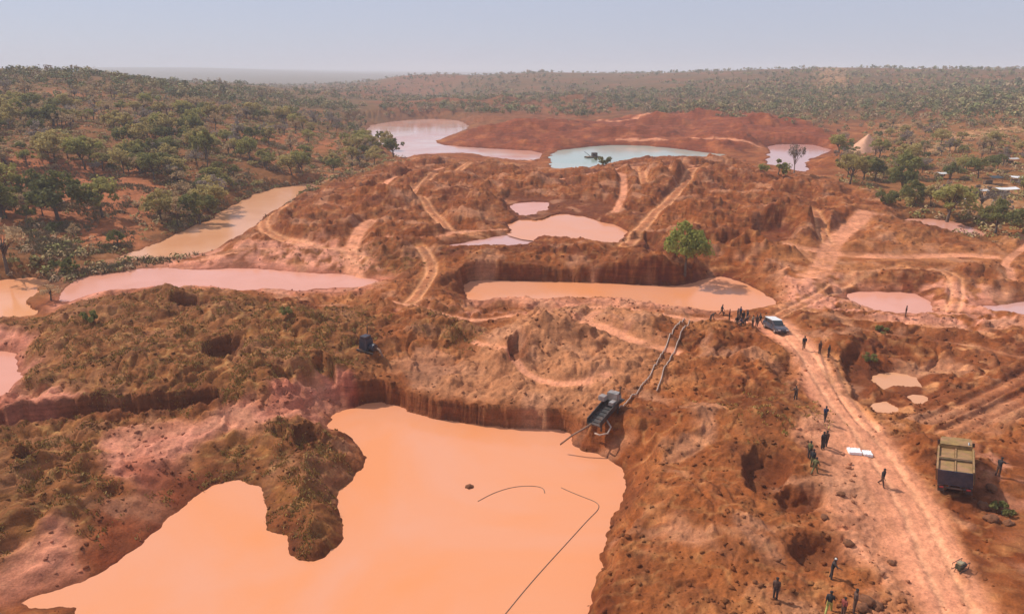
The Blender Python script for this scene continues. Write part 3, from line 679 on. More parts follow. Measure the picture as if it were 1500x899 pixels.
# ------------------------------------------------------------------ vegetation
def leaf_mat(name, c1, c2, transl=.5):
    m, nt, b = material(name)
    oi = nd(nt, 'ShaderNodeObjectInfo'); tc = nd(nt, 'ShaderNodeTexCoord')
    nz = nd(nt, 'ShaderNodeTexNoise', Scale=.7, Detail=3.0); nt.links.new(tc.outputs['Object'], nz.inputs['Vector'])
    ad = nd(nt, 'ShaderNodeMath', operation='MULTIPLY_ADD'); nt.links.new(oi.outputs['Random'], ad.inputs[0]); ad.inputs[1].default_value = .75
    mr_ = nd(nt, 'ShaderNodeMapRange'); mr_.inputs['From Min'].default_value = .35; mr_.inputs['From Max'].default_value = .65; mr_.inputs['To Max'].default_value = .4; mr_.inputs['To Min'].default_value = -.1
    nt.links.new(nz.outputs['Fac'], mr_.inputs['Value']); nt.links.new(mr_.outputs[0], ad.inputs[2])
    mx = nd(nt, 'ShaderNodeMix', data_type='RGBA'); nt.links.new(ad.outputs[0], mx.inputs['Factor']); mx.inputs[6].default_value = (*c1, 1); mx.inputs[7].default_value = (*c2, 1)
    nt.links.new(mx.outputs[2], b.inputs['Base Color']); b.inputs['Roughness'].default_value = .75; b.inputs['Specular IOR Level'].default_value = .2
    tr = nd(nt, 'ShaderNodeBsdfTranslucent'); nt.links.new(mx.outputs[2], tr.inputs['Color'])
    ms = nd(nt, 'ShaderNodeMixShader'); ms.inputs[0].default_value = transl
    nt.links.new(b.outputs[0], ms.inputs[1]); nt.links.new(tr.outputs[0], ms.inputs[2])
    nt.links.new(ms.outputs[0], nt.nodes['Material Output'].inputs['Surface'])
    return m
LEAF = {'green': leaf_mat('green leaves', (.24, .23, .055), (.44, .36, .11)), 'olive': leaf_mat('olive leaves', (.38, .29, .09), (.50, .38, .14)),
        'dry': leaf_mat('dry brown leaves', (.40, .26, .13), (.52, .36, .20)), 'dark': leaf_mat('dark leaves', (.13, .13, .035), (.24, .22, .065)),
        'bright': leaf_mat('bright green leaves', (.19, .23, .045), (.38, .37, .09)), 'grey': leaf_mat('grey twigs', (.24, .18, .14), (.32, .25, .2))}
BARK = plain('bark', (.11, .075, .055), .9, .35, 6.0)
PALEBARK = plain('pale bark', (.30, .24, .2), .9, .3, 6.0)
def crown_mesh(name, rw, rh, zc, nclump, nleaf, size, seed, spread=.34, flat=1.0):
    g = np.random.default_rng(seed)
    a = g.uniform(0, 2 * np.pi, nclump); t = g.uniform(-.55, 1, nclump); rad = g.uniform(.35, 1, nclump) ** .6
    s = np.sqrt(np.clip(1 - t * t, 0, 1))
    asym = 1 + .28 * np.sin(a + g.uniform(0, 6)) + .2 * np.sin(2 * a + g.uniform(0, 6))
    cc = np.c_[rad * s * np.cos(a) * rw * asym, rad * s * np.sin(a) * rw * asym, zc + rad * t * rh * g.uniform(.75, 1.15, nclump)]
    cr = rw * spread * g.uniform(.55, 1.25, nclump)
    k = g.integers(0, nclump, nleaf)
    off = g.normal(size=(nleaf, 3)); off /= np.linalg.norm(off, axis=1)[:, None]; off *= (g.uniform(.25, 1, nleaf) ** .5)[:, None]
    p = cc[k] + off * cr[k][:, None] * np.array([1, 1, .72 * flat])
    n = off * .8 + g.normal(size=(nleaf, 3)) * .55 + np.array([0, 0, .35]); n /= np.linalg.norm(n, axis=1)[:, None]
    u = np.cross(n, g.normal(size=(nleaf, 3))); u /= np.linalg.norm(u, axis=1)[:, None]; v = np.cross(n, u)
    sz = size * g.uniform(.6, 1.4, nleaf)[:, None]
    V = np.stack([p - u * sz, p - v * sz * .6, p + u * sz, p + v * sz * .6], 1).reshape(-1, 3)
    return new_mesh(name, V, np.arange(4 * nleaf).reshape(-1, 4)), cc
def trunk_mesh(name, h, r0, tips, seed, seg=6):
    g = np.random.default_rng(seed); m = MB(); bend = g.normal(size=2) * .12 * h
    P = lambda t: np.array([bend[0] * t * t, bend[1] * t * t, h * t])
    m.tube([P(t) - (np.array([0, 0, .25]) if t == 0 else 0) for t in (0, .2, .45, .7, 1)], [r0 * 1.35, r0, r0 * .85, r0 * .7, r0 * .5], seg)
    for tip in tips:
        t0 = g.uniform(.45, .98); a = P(t0); d = np.array(tip) - a
        m.tube([a, a + d * .4 + np.array([0, 0, .06 * np.linalg.norm(d)]), a + d * .9], [r0 * .5, r0 * .32, r0 * .1], 5)
    return m.mesh(name, smooth=True)
def make_kind(kind, var):
    sd = var * 31 + {'tree': 1, 'dry': 500, 'shrub': 900, 'round': 1300}[kind]
    if kind == 'tree': rw, rh, zc, nc, nl, sz = 2.3 + .3 * (var % 3), 1.5 + .25 * (var % 2), 3.2 + .3 * (var % 2), 22, 1500, .2
    elif kind == 'dry': rw, rh, zc, nc, nl, sz = 2.0, 1.7, 2.9, 16, 520, .17
    elif kind == 'round': rw, rh, zc, nc, nl, sz = 2.4, 1.7, 2.9, 30, 2300, .19
    else: rw, rh, zc, nc, nl, sz = 1.25, .75, .65, 12, 600, .14
    cm, cc = crown_mesh('crown', rw, rh, zc, nc, nl, sz, sd)
    if kind == 'shrub': tm = trunk_mesh('stem', .5, .06, cc[:6], sd, 5)
    else: tm = trunk_mesh('trunk', zc - rh * .35, .15, cc[: (14 if kind == 'dry' else 9)], sd)
    return tm, cm
PROTO = {k: [make_kind(k, v) for v in range(n)] for k, n in (('tree', 5), ('dry', 4), ('shrub', 4), ('round', 3))}
PARTN = {'shrub': ('stem', 'foliage')}
def leafed(me, mat):
    key = (me.name, mat.name)
    if key not in leafed.c:
        m2 = me.copy(); m2.materials.clear(); m2.materials.append(mat); leafed.c[key] = m2
    return leafed.c[key]
leafed.c = {}
def plant(kind, name, loc, scale, leaf, label, cat, group=None, var=None, stretch=1.0, bark=None):
    tm, cm = PROTO[kind][random.randrange(len(PROTO[kind])) if var is None else var % len(PROTO[kind])]
    o = empty(name, loc, label, cat, group, random.uniform(0, 6.28), scale)
    o.scale = (scale, scale, scale * stretch)
    tn, cn = PARTN.get(kind, ('trunk', 'crown'))
    link(tn, leafed(tm, bark or BARK), None, o); link(cn, leafed(cm, LEAF[leaf]), None, o)
    return o

# the plants that stand out
def stand_out(px, py, kind, name, width_px, leaf, label, cat, stretch=1.0, var=0, bark=None, ret=False):
    p = spot(px, py); r = math.sqrt(p.x ** 2 + p.y ** 2 + (CAM_Z - p.z) ** 2)
    w = width_px * r / FOC
    base = {'tree': 5.6, 'dry': 4.6, 'shrub': 3.0, 'round': 5.8}[kind]
    return plant(kind, name, p - Vector((0, 0, .05)), w / base, leaf, label, cat, None, var, stretch, bark)
stand_out(1003,404,'round','broadleaf_tree',70,'bright','bright green tree standing on the steep bank of the pink channel','tree',1.22,1)
stand_out(85,322,'round','broadleaf_tree',84,'dark','broad dark green tree on the red clearing of the hillside','tree',.8,1)
stand_out(150,318,'tree','broadleaf_tree',56,'green','spreading green tree between broad dark tree and muddy stream','tree',.95,1)
stand_out(237,328,'round','broadleaf_tree',48,'olive','brownish olive tree at the edge of the muddy stream','tree',1.1,2)
stand_out(293,330,'round','broadleaf_tree',56,'dark','dark green tree overhanging the widest bend of the muddy stream','tree',1.0,0)
stand_out(125,248,'tree','broadleaf_tree',42,'green','small green tree with visible trunk above the red clearing','tree',1.1,2)
stand_out(96,398,'shrub','shrub',38,'dark','dark green bush between orange pond and muddy stream','bush',1.0,0)
stand_out(12,402,'dry','dry_tree',60,'dry','brown leafless tree on the shore of the orange pond','tree',1.2,0)
stand_out(305,250,'tree','broadleaf_tree',30,'dark','very dark narrow tree among the stream-side trees','tree',1.9,3)
stand_out(1281,265,'round','broadleaf_tree',34,'dark','small round dark green tree between two scrub trees near sandy cone','tree',1.0,1)
stand_out(1328,262,'round','broadleaf_tree',42,'green','round green tree with bare trunk beside pale rubble','tree',1.0,2)
stand_out(1245,270,'tree','broadleaf_tree',44,'olive','olive brown tree beside small round dark tree','tree',1.0,4)
stand_out(1297,300,'shrub','shrub',28,'dark','upright dark bush above the thin pink pool','bush',1.5,1)
stand_out(1386,330,'tree','broadleaf_tree',70,'green','spreading green tree with forked trunk over the thin pink pool','tree',.85,0)
stand_out(1458,342,'round','broadleaf_tree',50,'dark','dark green tree with pale dead top beside rubble clearing','tree',.95,1)
stand_out(1462,328,'dry','dry_tree',34,'grey','pale leafless tree behind dark tree at rubble clearing','tree',1.1,1,PALEBARK)
stand_out(1340,300,'shrub','shrub',36,'olive','olive bush in front of round green tree','bush',1.0,2)
stand_out(1140,256,'shrub','shrub',38,'green','green bush on the shore of the grey lilac pond','bush',1.0,3)
stand_out(1163,254,'dry','dry_tree',24,'grey','bare pale tree standing against the grey lilac pond','tree',1.8,2,PALEBARK)
stand_out(884,242,'shrub','shrub',24,'dark','bush on the small spit in the turquoise pond','bush',1.2,1)
stand_out(1467,752,'shrub','shrub',34,'dark','dark green bush among earth clods near the tipper truck','bush',.9,0)
stand_out(75,440,'dry','dry_tree',30,'dry','bare bush leaning over the orange pond','bush',.7,3)
stand_out(135,472,'shrub','shrub',26,'dark','dark bush on top of the weedy spoil','bush',1.2,2)
stand_out(420,462,'shrub','shrub',22,'dark','dark bush on the crest of weedy spoil above the long cut','bush',1.2,1)
stand_out(1275,530,'shrub','shrub',24,'dark','dark scrubby bush at rim of the churned mud hollow','bush',1.0,1)
stand_out(1290,486,'shrub','shrub',26,'dark','low dark bush beside the road above the churned mud','bush',.7,2)

# hillside and plain: countable trees first, the far woodland after them
def inpoly(poly, x, y):
    return poly_sd(np.array(poly, float), x, y) < 0
LEFT = [(-500,88),(220,92),(300,108),(420,132),(520,160),(545,188),(585,232),(540,246),(460,258),(400,266),(350,284),(300,318),(210,352),(120,372),(0,392),(-500,420)]
RIGHTP = [(560,90),(2100,86),(2100,360),(1500,335),(1440,345),(1385,318),(1300,292),(1235,262),(1222,240),(1232,215),(1180,188),(1050,172),(930,164),(860,172),(700,166),(560,172)]
CLEAR = [[(-20,258),(120,250),(240,262),(230,292),(120,300),(-20,305)],[(100,318),(230,318),(230,360),(100,350)],[(-20,322),(60,330),(60,360),(-20,370)],[(1240,192),(1300,192),(1300,226),(1240,226)],[(1390,266),(1500,262),(1500,310),(1400,312)],[(1380,188),(1500,188),(1500,212),(1380,214)]]
taken = []
def free(x, y, m):
    return True
cand = []
g = np.random.default_rng(99)
n = 24000
thc = g.uniform(-math.radians(50), math.radians(50), n); rc = np.sqrt(g.uniform(170 ** 2, 900 ** 2, n))
cx, cy = rc * np.sin(thc), rc * np.cos(thc); czz = ground_z(cx, cy)
pxs, pys = to_px(cx, cy, czz)
inl = inpoly(LEFT, pxs, pys) & (rc < 620); inr = inpoly(RIGHTP, pxs, pys)
clr = np.zeros(n, bool)
for c in CLEAR: clr |= inpoly(c, pxs, pys)
dens = np.where(inl, .95, np.where(inr, np.where(rc < 420, .6, .62), 0)) * np.where(clr, .10, 1) * (.15 + .85 * sstep(-.3, .3, fbm(cx, cy, 34, 2, 501)))
keep = (g.uniform(size=n) < dens)
# ponds and mine stay clear
for p, zw, ck in PW.values(): keep &= poly_sd(p, cx, cy) > 2
dS = poly_sd(PW['stream'][0], cx, cy); dP = poly_sd(PW['farpink'][0], cx, cy); dG = poly_sd(PW['grey'][0], cx, cy); dT = poly_sd(PW['strip'][0], cx, cy)
dC = np.minimum(poly_sd(pl(CLEAR[0], 10), cx, cy), poly_sd(pl(CLEAR[1], 6), cx, cy)); _q = at(1460, 280, 7.5); dH = np.hypot(cx - _q[0], cy - _q[1])
order = np.nonzero(keep)[0][np.argsort(rc[keep])]
count = {'broadleaf_tree': 0, 'dry_tree': 0, 'shrub': 0}
rest = []
for i in order:
    side = 'L' if inl[i] else 'R'
    q = g.uniform()
    if q < .44: kind, name, leaf = 'tree', 'broadleaf_tree', ['green', 'olive', 'dark', 'olive'][g.integers(0, 4)]
    elif q < .76: kind, name, leaf = 'dry', 'dry_tree', ['dry', 'dry', 'grey'][g.integers(0, 3)]
    else: kind, name, leaf = 'shrub', 'shrub', ['olive', 'dry', 'dark'][g.integers(0, 3)]
    vis = -60 < pxs[i] < 1560
    if not vis or count[name] >= 293 or rc[i] > 640:
        rest.append((cx[i], cy[i], czz[i], kind, leaf)); continue
    count[name] += 1
    if kind == 'tree' and g.uniform() < .35: kind = 'round'
    s = {'tree': g.uniform(.6, 1.5), 'round': g.uniform(.55, 1.35), 'dry': g.uniform(.6, 1.4), 'shrub': g.uniform(.8, 1.5)}[kind] * (1.15 if side == 'L' else 1.1)
    if side == 'L': where = 'beside the tan muddy stream' if dS[i] < 22 else 'around the red clearing on the hillside' if dC[i] < 14 else 'near the large pale pink pond' if dP[i] < 60 else 'on the crest of the wooded hillside' if czz[i] > 31 else 'low on the wooded hillside' if czz[i] < 13 else 'halfway up the wooded hillside' if czz[i] < 22 else 'high on the wooded hillside below its crest'
    else: where = 'around the camp shelters' if dH[i] < 35 else 'near the sandy cone and the grey lilac pond' if dG[i] < 50 else 'beside the thin pink pool in the scrub' if dT[i] < 40 else 'far out on the dry plain behind the ponds' if rc[i] > 430 else 'on the dry plain near the camp'
    size = 'small ' if s < .85 else 'large ' if s > 1.2 else ''
    look = {('broadleaf_tree', 'green'): 'green broadleaf tree', ('broadleaf_tree', 'olive'): 'yellowish olive tree', ('broadleaf_tree', 'dark'): 'dark green tree', ('dry_tree', 'dry'): 'dry brown sparse tree', ('dry_tree', 'grey'): 'pale leafless tree', ('shrub', 'olive'): 'low olive bush', ('shrub', 'dry'): 'low dry brown bush', ('shrub', 'dark'): 'low dark green bush'}[(name, leaf)]
    lab = size + look + ' ' + where
    plant(kind, name, (cx[i], cy[i], czz[i] - .08), s, leaf, lab, 'bush' if kind == 'shrub' else 'tree', lab, None, g.uniform(.85, 1.2))

# far woodland: too many and too small to count, one mass
n = 17000
thc = g.uniform(-math.radians(46), math.radians(46), n); rc = np.exp(g.uniform(math.log(480), math.log(2600), n))
cx, cy = rc * np.sin(thc), rc * np.cos(thc); czz = ground_z(cx, cy); pxs, pys = to_px(cx, cy, czz)
ok = (inpoly(RIGHTP, pxs, pys) | ((pys < 160) & (pxs < 620))) & (fbm(cx, cy, 120, 2, 511) + .7 * fbm(cx, cy, 330, 2, 521) + g.normal(size=n) * .22 > -.12)
for c in CLEAR: ok &= ~inpoly(c, pxs, pys)
ok &= ~(inpoly(np.array([(540,158),(700,150),(860,150),(940,168),(900,182),(560,176)], float), pxs, pys) & (g.uniform(size=n) < .35))
for p, zw, ck in PW.values(): ok &= poly_sd(p, cx, cy) > 2
FX = [(a, b_, c, g.uniform(.9, 1.0) * (1.4 + 2.4 * g.uniform() ** 2)) for a, b_, c in zip(cx[ok], cy[ok], czz[ok])] + [(a, b_, c, g.uniform(1.2, 2.4)) for a, b_, c, k, l in rest]
FX = np.array(FX); nT = len(FX)
nl = np.where(np.hypot(FX[:, 0], FX[:, 1]) < 800, 46, 18)
k = np.repeat(np.arange(nT), nl); m = len(k)
off = g.normal(size=(m, 3)); off /= np.linalg.norm(off, axis=1)[:, None]; off *= (g.uniform(.3, 1, m) ** .5)[:, None]
lump = 1 + .35 * np.sin(3 * np.arctan2(off[:, 1], off[:, 0]) + k * 1.7)
P = FX[k, :3] + off * (FX[k, 3] * lump)[:, None] * np.array([1, 1, .72]) + np.c_[np.zeros(m), np.zeros(m), FX[k, 3] * 1.05]
nn = off + g.normal(size=(m, 3)) * .5 + np.array([0, 0, .3]); nn /= np.linalg.norm(nn, axis=1)[:, None]
u = np.cross(nn, g.normal(size=(m, 3))); u /= np.linalg.norm(u, axis=1)[:, None]; v = np.cross(nn, u)
sz = (np.where(nl[k] == 46, .66, 1.0) * g.uniform(.7, 1.3, m) * FX[k, 3] / 2.4)[:, None]
V = np.stack([P - u * sz, P + u * sz * .6 - v * sz * .8, P + u * sz * .5 + v * sz * .8], 1).reshape(-1, 3)
wme = new_mesh('far_woodland', V, np.arange(3 * m).reshape(-1, 3))
tone = g.uniform(size=nT); base = np.array([[.20, .20, .07], [.34, .26, .11], [.36, .24, .13], [.14, .14, .05], [.28, .24, .10]])[g.integers(0, 5, nT)] * (.85 + .3 * tone)[:, None]
ca_ = wme.color_attributes.new('leaf', 'FLOAT_COLOR', 'POINT')
ca_.data.foreach_set('color', np.c_[np.repeat(base[k], 3, 0), np.ones(3 * m)].astype(np.float32).ravel())
wm, nt, b = material('mixed woodland leaves'); a_ = nd(nt, 'ShaderNodeAttribute', attribute_name='leaf'); nt.links.new(a_.outputs['Color'], b.inputs['Base Color']); b.inputs['Roughness'].default_value = .85; b.inputs['Specular IOR Level'].default_value = .15
link('far_woodland', wme, wm, kind='stuff', label='far savanna woodland reaching to the ridge', category='woodland')

# loose clods, weeds and low scrub
def scatter(n, w, seed, rmax=260):
    gg = np.random.default_rng(seed); sel = np.nonzero((rf < rmax) & (np.abs(thf) < math.radians(42)))[0]
    wt = w[sel] * (pondd[sel] > .3) * np.minimum(rf[sel], 90); i = gg.choice(sel, n, p=wt / wt.sum())
    return X[i] + gg.normal(size=n) * .15, Y[i] + gg.normal(size=n) * .15, C[i], gg
def clods(name, n, w, s0, s1, seed, label, dark=.75):
    x, y, c, gg = scatter(n, w, seed); z = ground_z(x, y)
    t = (1 + 5 ** .5) / 2
    B = np.array([(-1,t,0),(1,t,0),(-1,-t,0),(1,-t,0),(0,-1,t),(0,1,t),(0,-1,-t),(0,1,-t),(t,0,-1),(t,0,1),(-t,0,-1),(-t,0,1)]) / 1.9
    FF = np.array([(0,11,5),(0,5,1),(0,1,7),(0,7,10),(0,10,11),(1,5,9),(5,11,4),(11,10,2),(10,7,6),(7,1,8),(3,9,4),(3,4,2),(3,2,6),(3,6,8),(3,8,9),(4,9,5),(2,4,11),(6,2,10),(8,6,7),(9,8,1)])
    s = s0 + (s1 - s0) * gg.uniform(size=n) ** 3.0
    V = B[None] * (1 + .3 * gg.normal(size=(n, 12, 1))) * s[:, None, None] * np.stack([gg.uniform(.7, 1.4, n), gg.uniform(.7, 1.4, n), gg.uniform(.5, .9, n)], 1)[:, None]
    V += np.stack([x, y, z + s * .2], 1)[:, None]
    me = new_mesh(name, V.reshape(-1, 3), (FF[None] + 12 * np.arange(n)[:, None, None]).reshape(-1, 3))
    a = me.color_attributes.new('soil', 'FLOAT_COLOR', 'POINT'); cc = np.repeat(np.clip(c * dark * gg.uniform(.8, 1.2, (n, 1)), .01, .9), 12, 0)
    a.data.foreach_set('color', np.c_[cc, np.ones(len(cc))].astype(np.float32).ravel())
    return link(name, me, gm, kind='stuff', label=label)
clods('loose_soil_rubble', 12000, (mine * (1 - .9 * np.clip(trackw + roadz, 0, 1)) * (.25 + sstep(0, .8, n1))).astype(np.float64), .035, .24, 5, 'loose clods of red earth strewn over the spoil')
def weeds(name, n, w, h0, h1, seed, cols, label):
    x, y, c, gg = scatter(n, w, seed); nb = 7; m = n * nb
    k = np.repeat(np.arange(n), nb); bx = x[k] + gg.normal(size=m) * .16; by = y[k] + gg.normal(size=m) * .16; bz = ground_z(bx, by)
    h = (h0 + (h1 - h0) * gg.uniform(size=n) ** 1.6)[k] * gg.uniform(.6, 1.2, m); a = gg.uniform(0, 6.28, m); ln = gg.normal(size=(m, 2)) * .35 * h[:, None]
    wd = .045 + .05 * gg.uniform(size=m)
    V = np.stack([np.c_[bx - np.cos(a) * wd, by - np.sin(a) * wd, bz - .03], np.c_[bx + np.cos(a) * wd, by + np.sin(a) * wd, bz - .03],
                  np.c_[bx + ln[:, 0] + np.cos(a) * wd * .8, by + ln[:, 1] + np.sin(a) * wd * .8, bz + h * .8], np.c_[bx + ln[:, 0] * 1.3, by + ln[:, 1] * 1.3, bz + h]], 1).reshape(-1, 3)
    me = new_mesh(name, V, np.arange(4 * m).reshape(-1, 4))
    ca_ = me.color_attributes.new('leaf', 'FLOAT_COLOR', 'POINT'); cl = np.array(cols)[gg.integers(0, len(cols), n)][k] * gg.uniform(.8, 1.2, (m, 1))
    ca_.data.foreach_set('color', np.c_[np.repeat(cl, 4, 0), np.ones(4 * m)].astype(np.float32).ravel())
    return link(name, me, wm, kind='stuff', label=label)
weeds('spoil_weeds', 6000, (olive * (pinkmud < .3) * sstep(-.3, .5, n2)).astype(np.float64), .06, .28, 6, [(.36, .21, .05), (.40, .23, .06), (.30, .19, .04), (.44, .29, .10)], 'low weeds growing over the old spoil')
weeds('dry_grass', 9000, (hillsoil * sstep(-.2, .5, n1)).astype(np.float64), .25, .8, 8, [(.22, .16, .08), (.26, .18, .1), (.16, .13, .06)], 'dry grass on the hillside floor')

# low scrub between the trees, one mass
def scrub(name, n, w, r0, r1, nl, seed, cols, label):
    x, y, c, gg = scatter(n, w, seed, 520); z = ground_z(x, y); rr = gg.uniform(r0, r1, n); k = np.repeat(np.arange(n), nl); m = len(k)
    off = gg.normal(size=(m, 3)); off /= np.linalg.norm(off, axis=1)[:, None]; off[:, 2] = np.abs(off[:, 2]); off *= (gg.uniform(.3, 1, m) ** .5)[:, None]
    P = np.c_[x, y, z][k] + off * rr[k][:, None] * np.array([1.2, 1.2, .95])
    nn = off + gg.normal(size=(m, 3)) * .6 + np.array([0, 0, .4]); nn /= np.linalg.norm(nn, axis=1)[:, None]; u = np.cross(nn, gg.normal(size=(m, 3))); u /= np.linalg.norm(u, axis=1)[:, None]; v = np.cross(nn, u)
    sz = (.26 * gg.uniform(.6, 1.4, m) * rr[k])[:, None]
    me = new_mesh(name, np.stack([P - u * sz, P - v * sz * .7, P + u * sz, P + v * sz * .7], 1).reshape(-1, 3), np.arange(4 * m).reshape(-1, 4))
    ca_ = me.color_attributes.new('leaf', 'FLOAT_COLOR', 'POINT'); cl = np.array(cols)[gg.integers(0, len(cols), n)][k] * gg.uniform(.85, 1.15, (m, 1))
    ca_.data.foreach_set('color', np.c_[np.repeat(cl, 4, 0), np.ones(4 * m)].astype(np.float32).ravel())
    return link(name, me, wm, kind='stuff', label=label)
SCOL = [(.36, .26, .10), (.42, .28, .13), (.30, .24, .08), (.42, .26, .14), (.24, .21, .06)]
scrub('hillside_undergrowth', 5200, (hillsoil * (1 - .85 * hc) * np.clip(rf / 150, 0, 4) * sstep(-.7, .2, n1)).astype(np.float64), .5, 1.3, 26, 21, SCOL, 'low dry undergrowth between the hillside trees')
scrub('plain_undergrowth', 1500, (rightscrub * np.clip(rf / 150, 0, 4) * sstep(-.5, .3, n1)).astype(np.float64), .5, 1.4, 26, 22, SCOL, 'low dry undergrowth between the trees of the plain')
# ------------------------------------------------------------------ people
SKIN = plain('dark skin', (.075, .04, .028), .55, .15); HAIR = plain('black hair', (.012, .01, .009), .8, .2)
CLOTH = {k: plain(k + ' cloth', c, .9, .25, 8.0, dust=.25) for k, c in {'black': (.02, .02, .022), 'brown': (.09, .045, .03), 'navy': (.03, .04, .08), 'grey': (.14, .13, .12), 'olive': (.13, .12, .04),
      'lime': (.38, .40, .10), 'white': (.6, .57, .52), 'red': (.25, .05, .035), 'blue': (.06, .12, .25), 'tan': (.34, .24, .15)}.items()}
def body_mesh(name, lean=0.0, arms=((.06, -.05), (.06, .02)), legs=((0, 0), (0, 0)), elbow=(0.1, 0.1)):
    """lean: forward bend at the hips; arms: (outward, forward) swing; legs: (forward swing, knee bend)"""
    V = []; E = []; Rr = []
    def v(p, r, par=None):
        V.append(Vector(p)); Rr.append(r); i = len(V) - 1
        if par is not None: E.append((par, i))
        return i
    hip = Vector((0, 0, .93)); rx = Matrix.Rotation(lean, 3, 'X')
    up = lambda p: hip + rx @ (Vector(p) - hip)
    pel = v((0, 0, .95), .125); wa = v(up((0, 0, 1.10)), .115, pel); ch = v(up((0, .01, 1.30)), .14, wa); nb = v(up((0, .01, 1.46)), .075, ch)
    nk = v(up((0, 0, 1.53)), .052, nb); hl = v(up((0, -.015, 1.60)), .075, nk); hm_ = v(up((0, .0, 1.67)), .092, hl); ht = v(up((0, .005, 1.74)), .06, hm_)
    v(up((0, -.115, 1.64)), .014, hl)
    for s in (-1, 1): v(up((s * .098, .01, 1.645)), .016, hm_)
    bones = [('t', pel, wa), ('t', wa, ch), ('t', ch, nb), ('h', nb, nk), ('h', nk, hl), ('h', hl, hm_), ('h', hm_, ht)]
    for s, (out, fwd), eb in ((-1, arms[0], elbow[0]), (1, arms[1], elbow[1])):
        sh0 = Vector((s * .175, .01, 1.41)); d = Vector((s * math.sin(out), -math.sin(fwd), -math.cos(out) * math.cos(fwd))).normalized()
        el0 = sh0 + d * .28; d2 = Matrix.Rotation(-eb, 3, 'X') @ d; wr0 = el0 + d2 * .25; pa0 = wr0 + d2 * .085
        sh = v(up(sh0), .062, ch); el = v(up(el0), .047, sh); wr = v(up(wr0), .031, el); pa = v(up(pa0), .032, wr)
        bones += [('t', ch, sh), ('t', sh, el), ('h', el, wr), ('h', wr, pa)]
        for j, (oy, ln) in enumerate(((-.03, .075), (-.01, .088), (.012, .082), (.03, .062))):
            f1 = v(up(pa0 + d2 * ln * .55 + Vector((0, oy, 0))), .0095, pa); f2 = v(up(pa0 + d2 * ln + Vector((-s * .012, oy, 0))), .008, f1)
            bones += [('h', pa, f1), ('h', f1, f2)]
        t1 = v(up(wr0 + d2 * .05 + Vector((-s * .01, -.045, 0))), .0105, pa); bones.append(('h', pa, t1))
    for s, (sw, kb) in ((-1, legs[0]), (1, legs[1])):
        h0 = Vector((s * .085, 0, .89)); d = Vector((s * .02, -math.sin(sw), -math.cos(sw))); kn0 = h0 + d * .41
        d2 = Vector((s * .02, -math.sin(sw - kb), -math.cos(sw - kb))); an0 = kn0 + d2 * .40
        h = v(h0, .09, pel); kn = v(kn0, .062, h); an = v(an0, .043, kn); toe = v(an0 + Vector((s * .015, -.16, -.05)), .035, an); heel = v(an0 + Vector((0, .05, -.045)), .035, an)
        bones += [('l', pel, h), ('l', h, kn), ('l', kn, an), ('h', an, toe), ('h', an, heel)]
    me = bpy.data.meshes.new('skeleton'); me.from_pydata([tuple(p) for p in V], E, []); o = bpy.data.objects.new('skeleton', me); COL.objects.link(o)
    sm = o.modifiers.new('skin', 'SKIN'); sv = me.skin_vertices[0].data
    for i, r in enumerate(Rr): sv[i].radius = (r, r); sv[i].use_root = (i == 0)
    su = o.modifiers.new('subsurf', 'SUBSURF'); su.levels = 1; su.render_levels = 1
    dg = bpy.context.evaluated_depsgraph_get(); dg.update(); full = bpy.data.meshes.new_from_object(o.evaluated_get(dg))
    bpy.data.objects.remove(o); full.name = name
    n_ = len(full.vertices); co = np.empty(n_ * 3); full.vertices.foreach_get('co', co); co = co.reshape(-1, 3)
    zmin = co[:, 2].min(); co[:, 2] -= zmin; full.vertices.foreach_set('co', co.ravel())
    no = np.empty(n_ * 3); full.vertices.foreach_get('normal', no); no = no.reshape(-1, 3)
    VV = np.array([tuple(p) for p in V]); VV[:, 2] -= zmin
    best = np.full(n_, 9.0); cls = np.zeros(n_, int)
    for c_, a_, b_ in bones:
        A, B_ = VV[a_], VV[b_]; e = B_ - A; t = np.clip(((co - A) @ e) / (e @ e), 0, 1); d = np.linalg.norm(co - A - t[:, None] * e, axis=1) - .5 * (Rr[a_] + Rr[b_])
        m_ = d < best; best[m_] = d[m_]; cls[m_] = {'t': 1, 'l': 2, 'h': 0}[c_]
    headtop = VV[ht] * .6 + VV[hm_] * .4; isd = np.linalg.norm(co - headtop, axis=1) < .105
    def shell(sel, push, nm):
        fs = [tuple(p.vertices) for p in full.polygons if all(sel[i] for i in p.vertices)]
        used = sorted({i for f in fs for i in f}); mp = {i: k for k, i in enumerate(used)}
        m_ = bpy.data.meshes.new(nm); m_.from_pydata([tuple(co[i] + no[i] * push) for i in used], [], [tuple(mp[i] for i in f) for f in fs])
        m_.polygons.foreach_set('use_smooth', np.ones(len(m_.polygons), bool)); return m_
    # trousers come up under the shirt
    pelv = np.linalg.norm(co - VV[0], axis=1) < .17
    full.polygons.foreach_set('use_smooth', np.ones(len(full.polygons), bool))
    return full, shell(cls == 1, .022, 'shirt'), shell((cls == 2) | pelv, .015, 'trousers'), shell(isd, .014, 'hair')
POSES = {'stand': body_mesh('person'), 'walk': body_mesh('person', .06, ((.08, .45), (.08, -.4)), ((.42, .15), (-.35, .35)), (.35, .3)),
         'bend': body_mesh('person', .95, ((.1, .75), (.1, .65)), ((.1, .25), (-.15, .2)), (.2, .25)), 'reach': body_mesh('person', .15, ((.15, 1.1), (.12, .3)), ((.1, .1), (-.1, .05)), (.5, .3)),
         'crouch': body_mesh('person', .45, ((.2, .9), (.2, .8)), ((1.35, 2.1), (1.2, 2.0)), (.4, .4))}
def worn(o, mat):
    o.material_slots[0].link = 'OBJECT'; o.material_slots[0].material = mat
for pose in POSES.values():
    for m_, mt in zip(pose, (SKIN, CLOTH['black'], CLOTH['black'], HAIR)): m_.materials.append(mt)
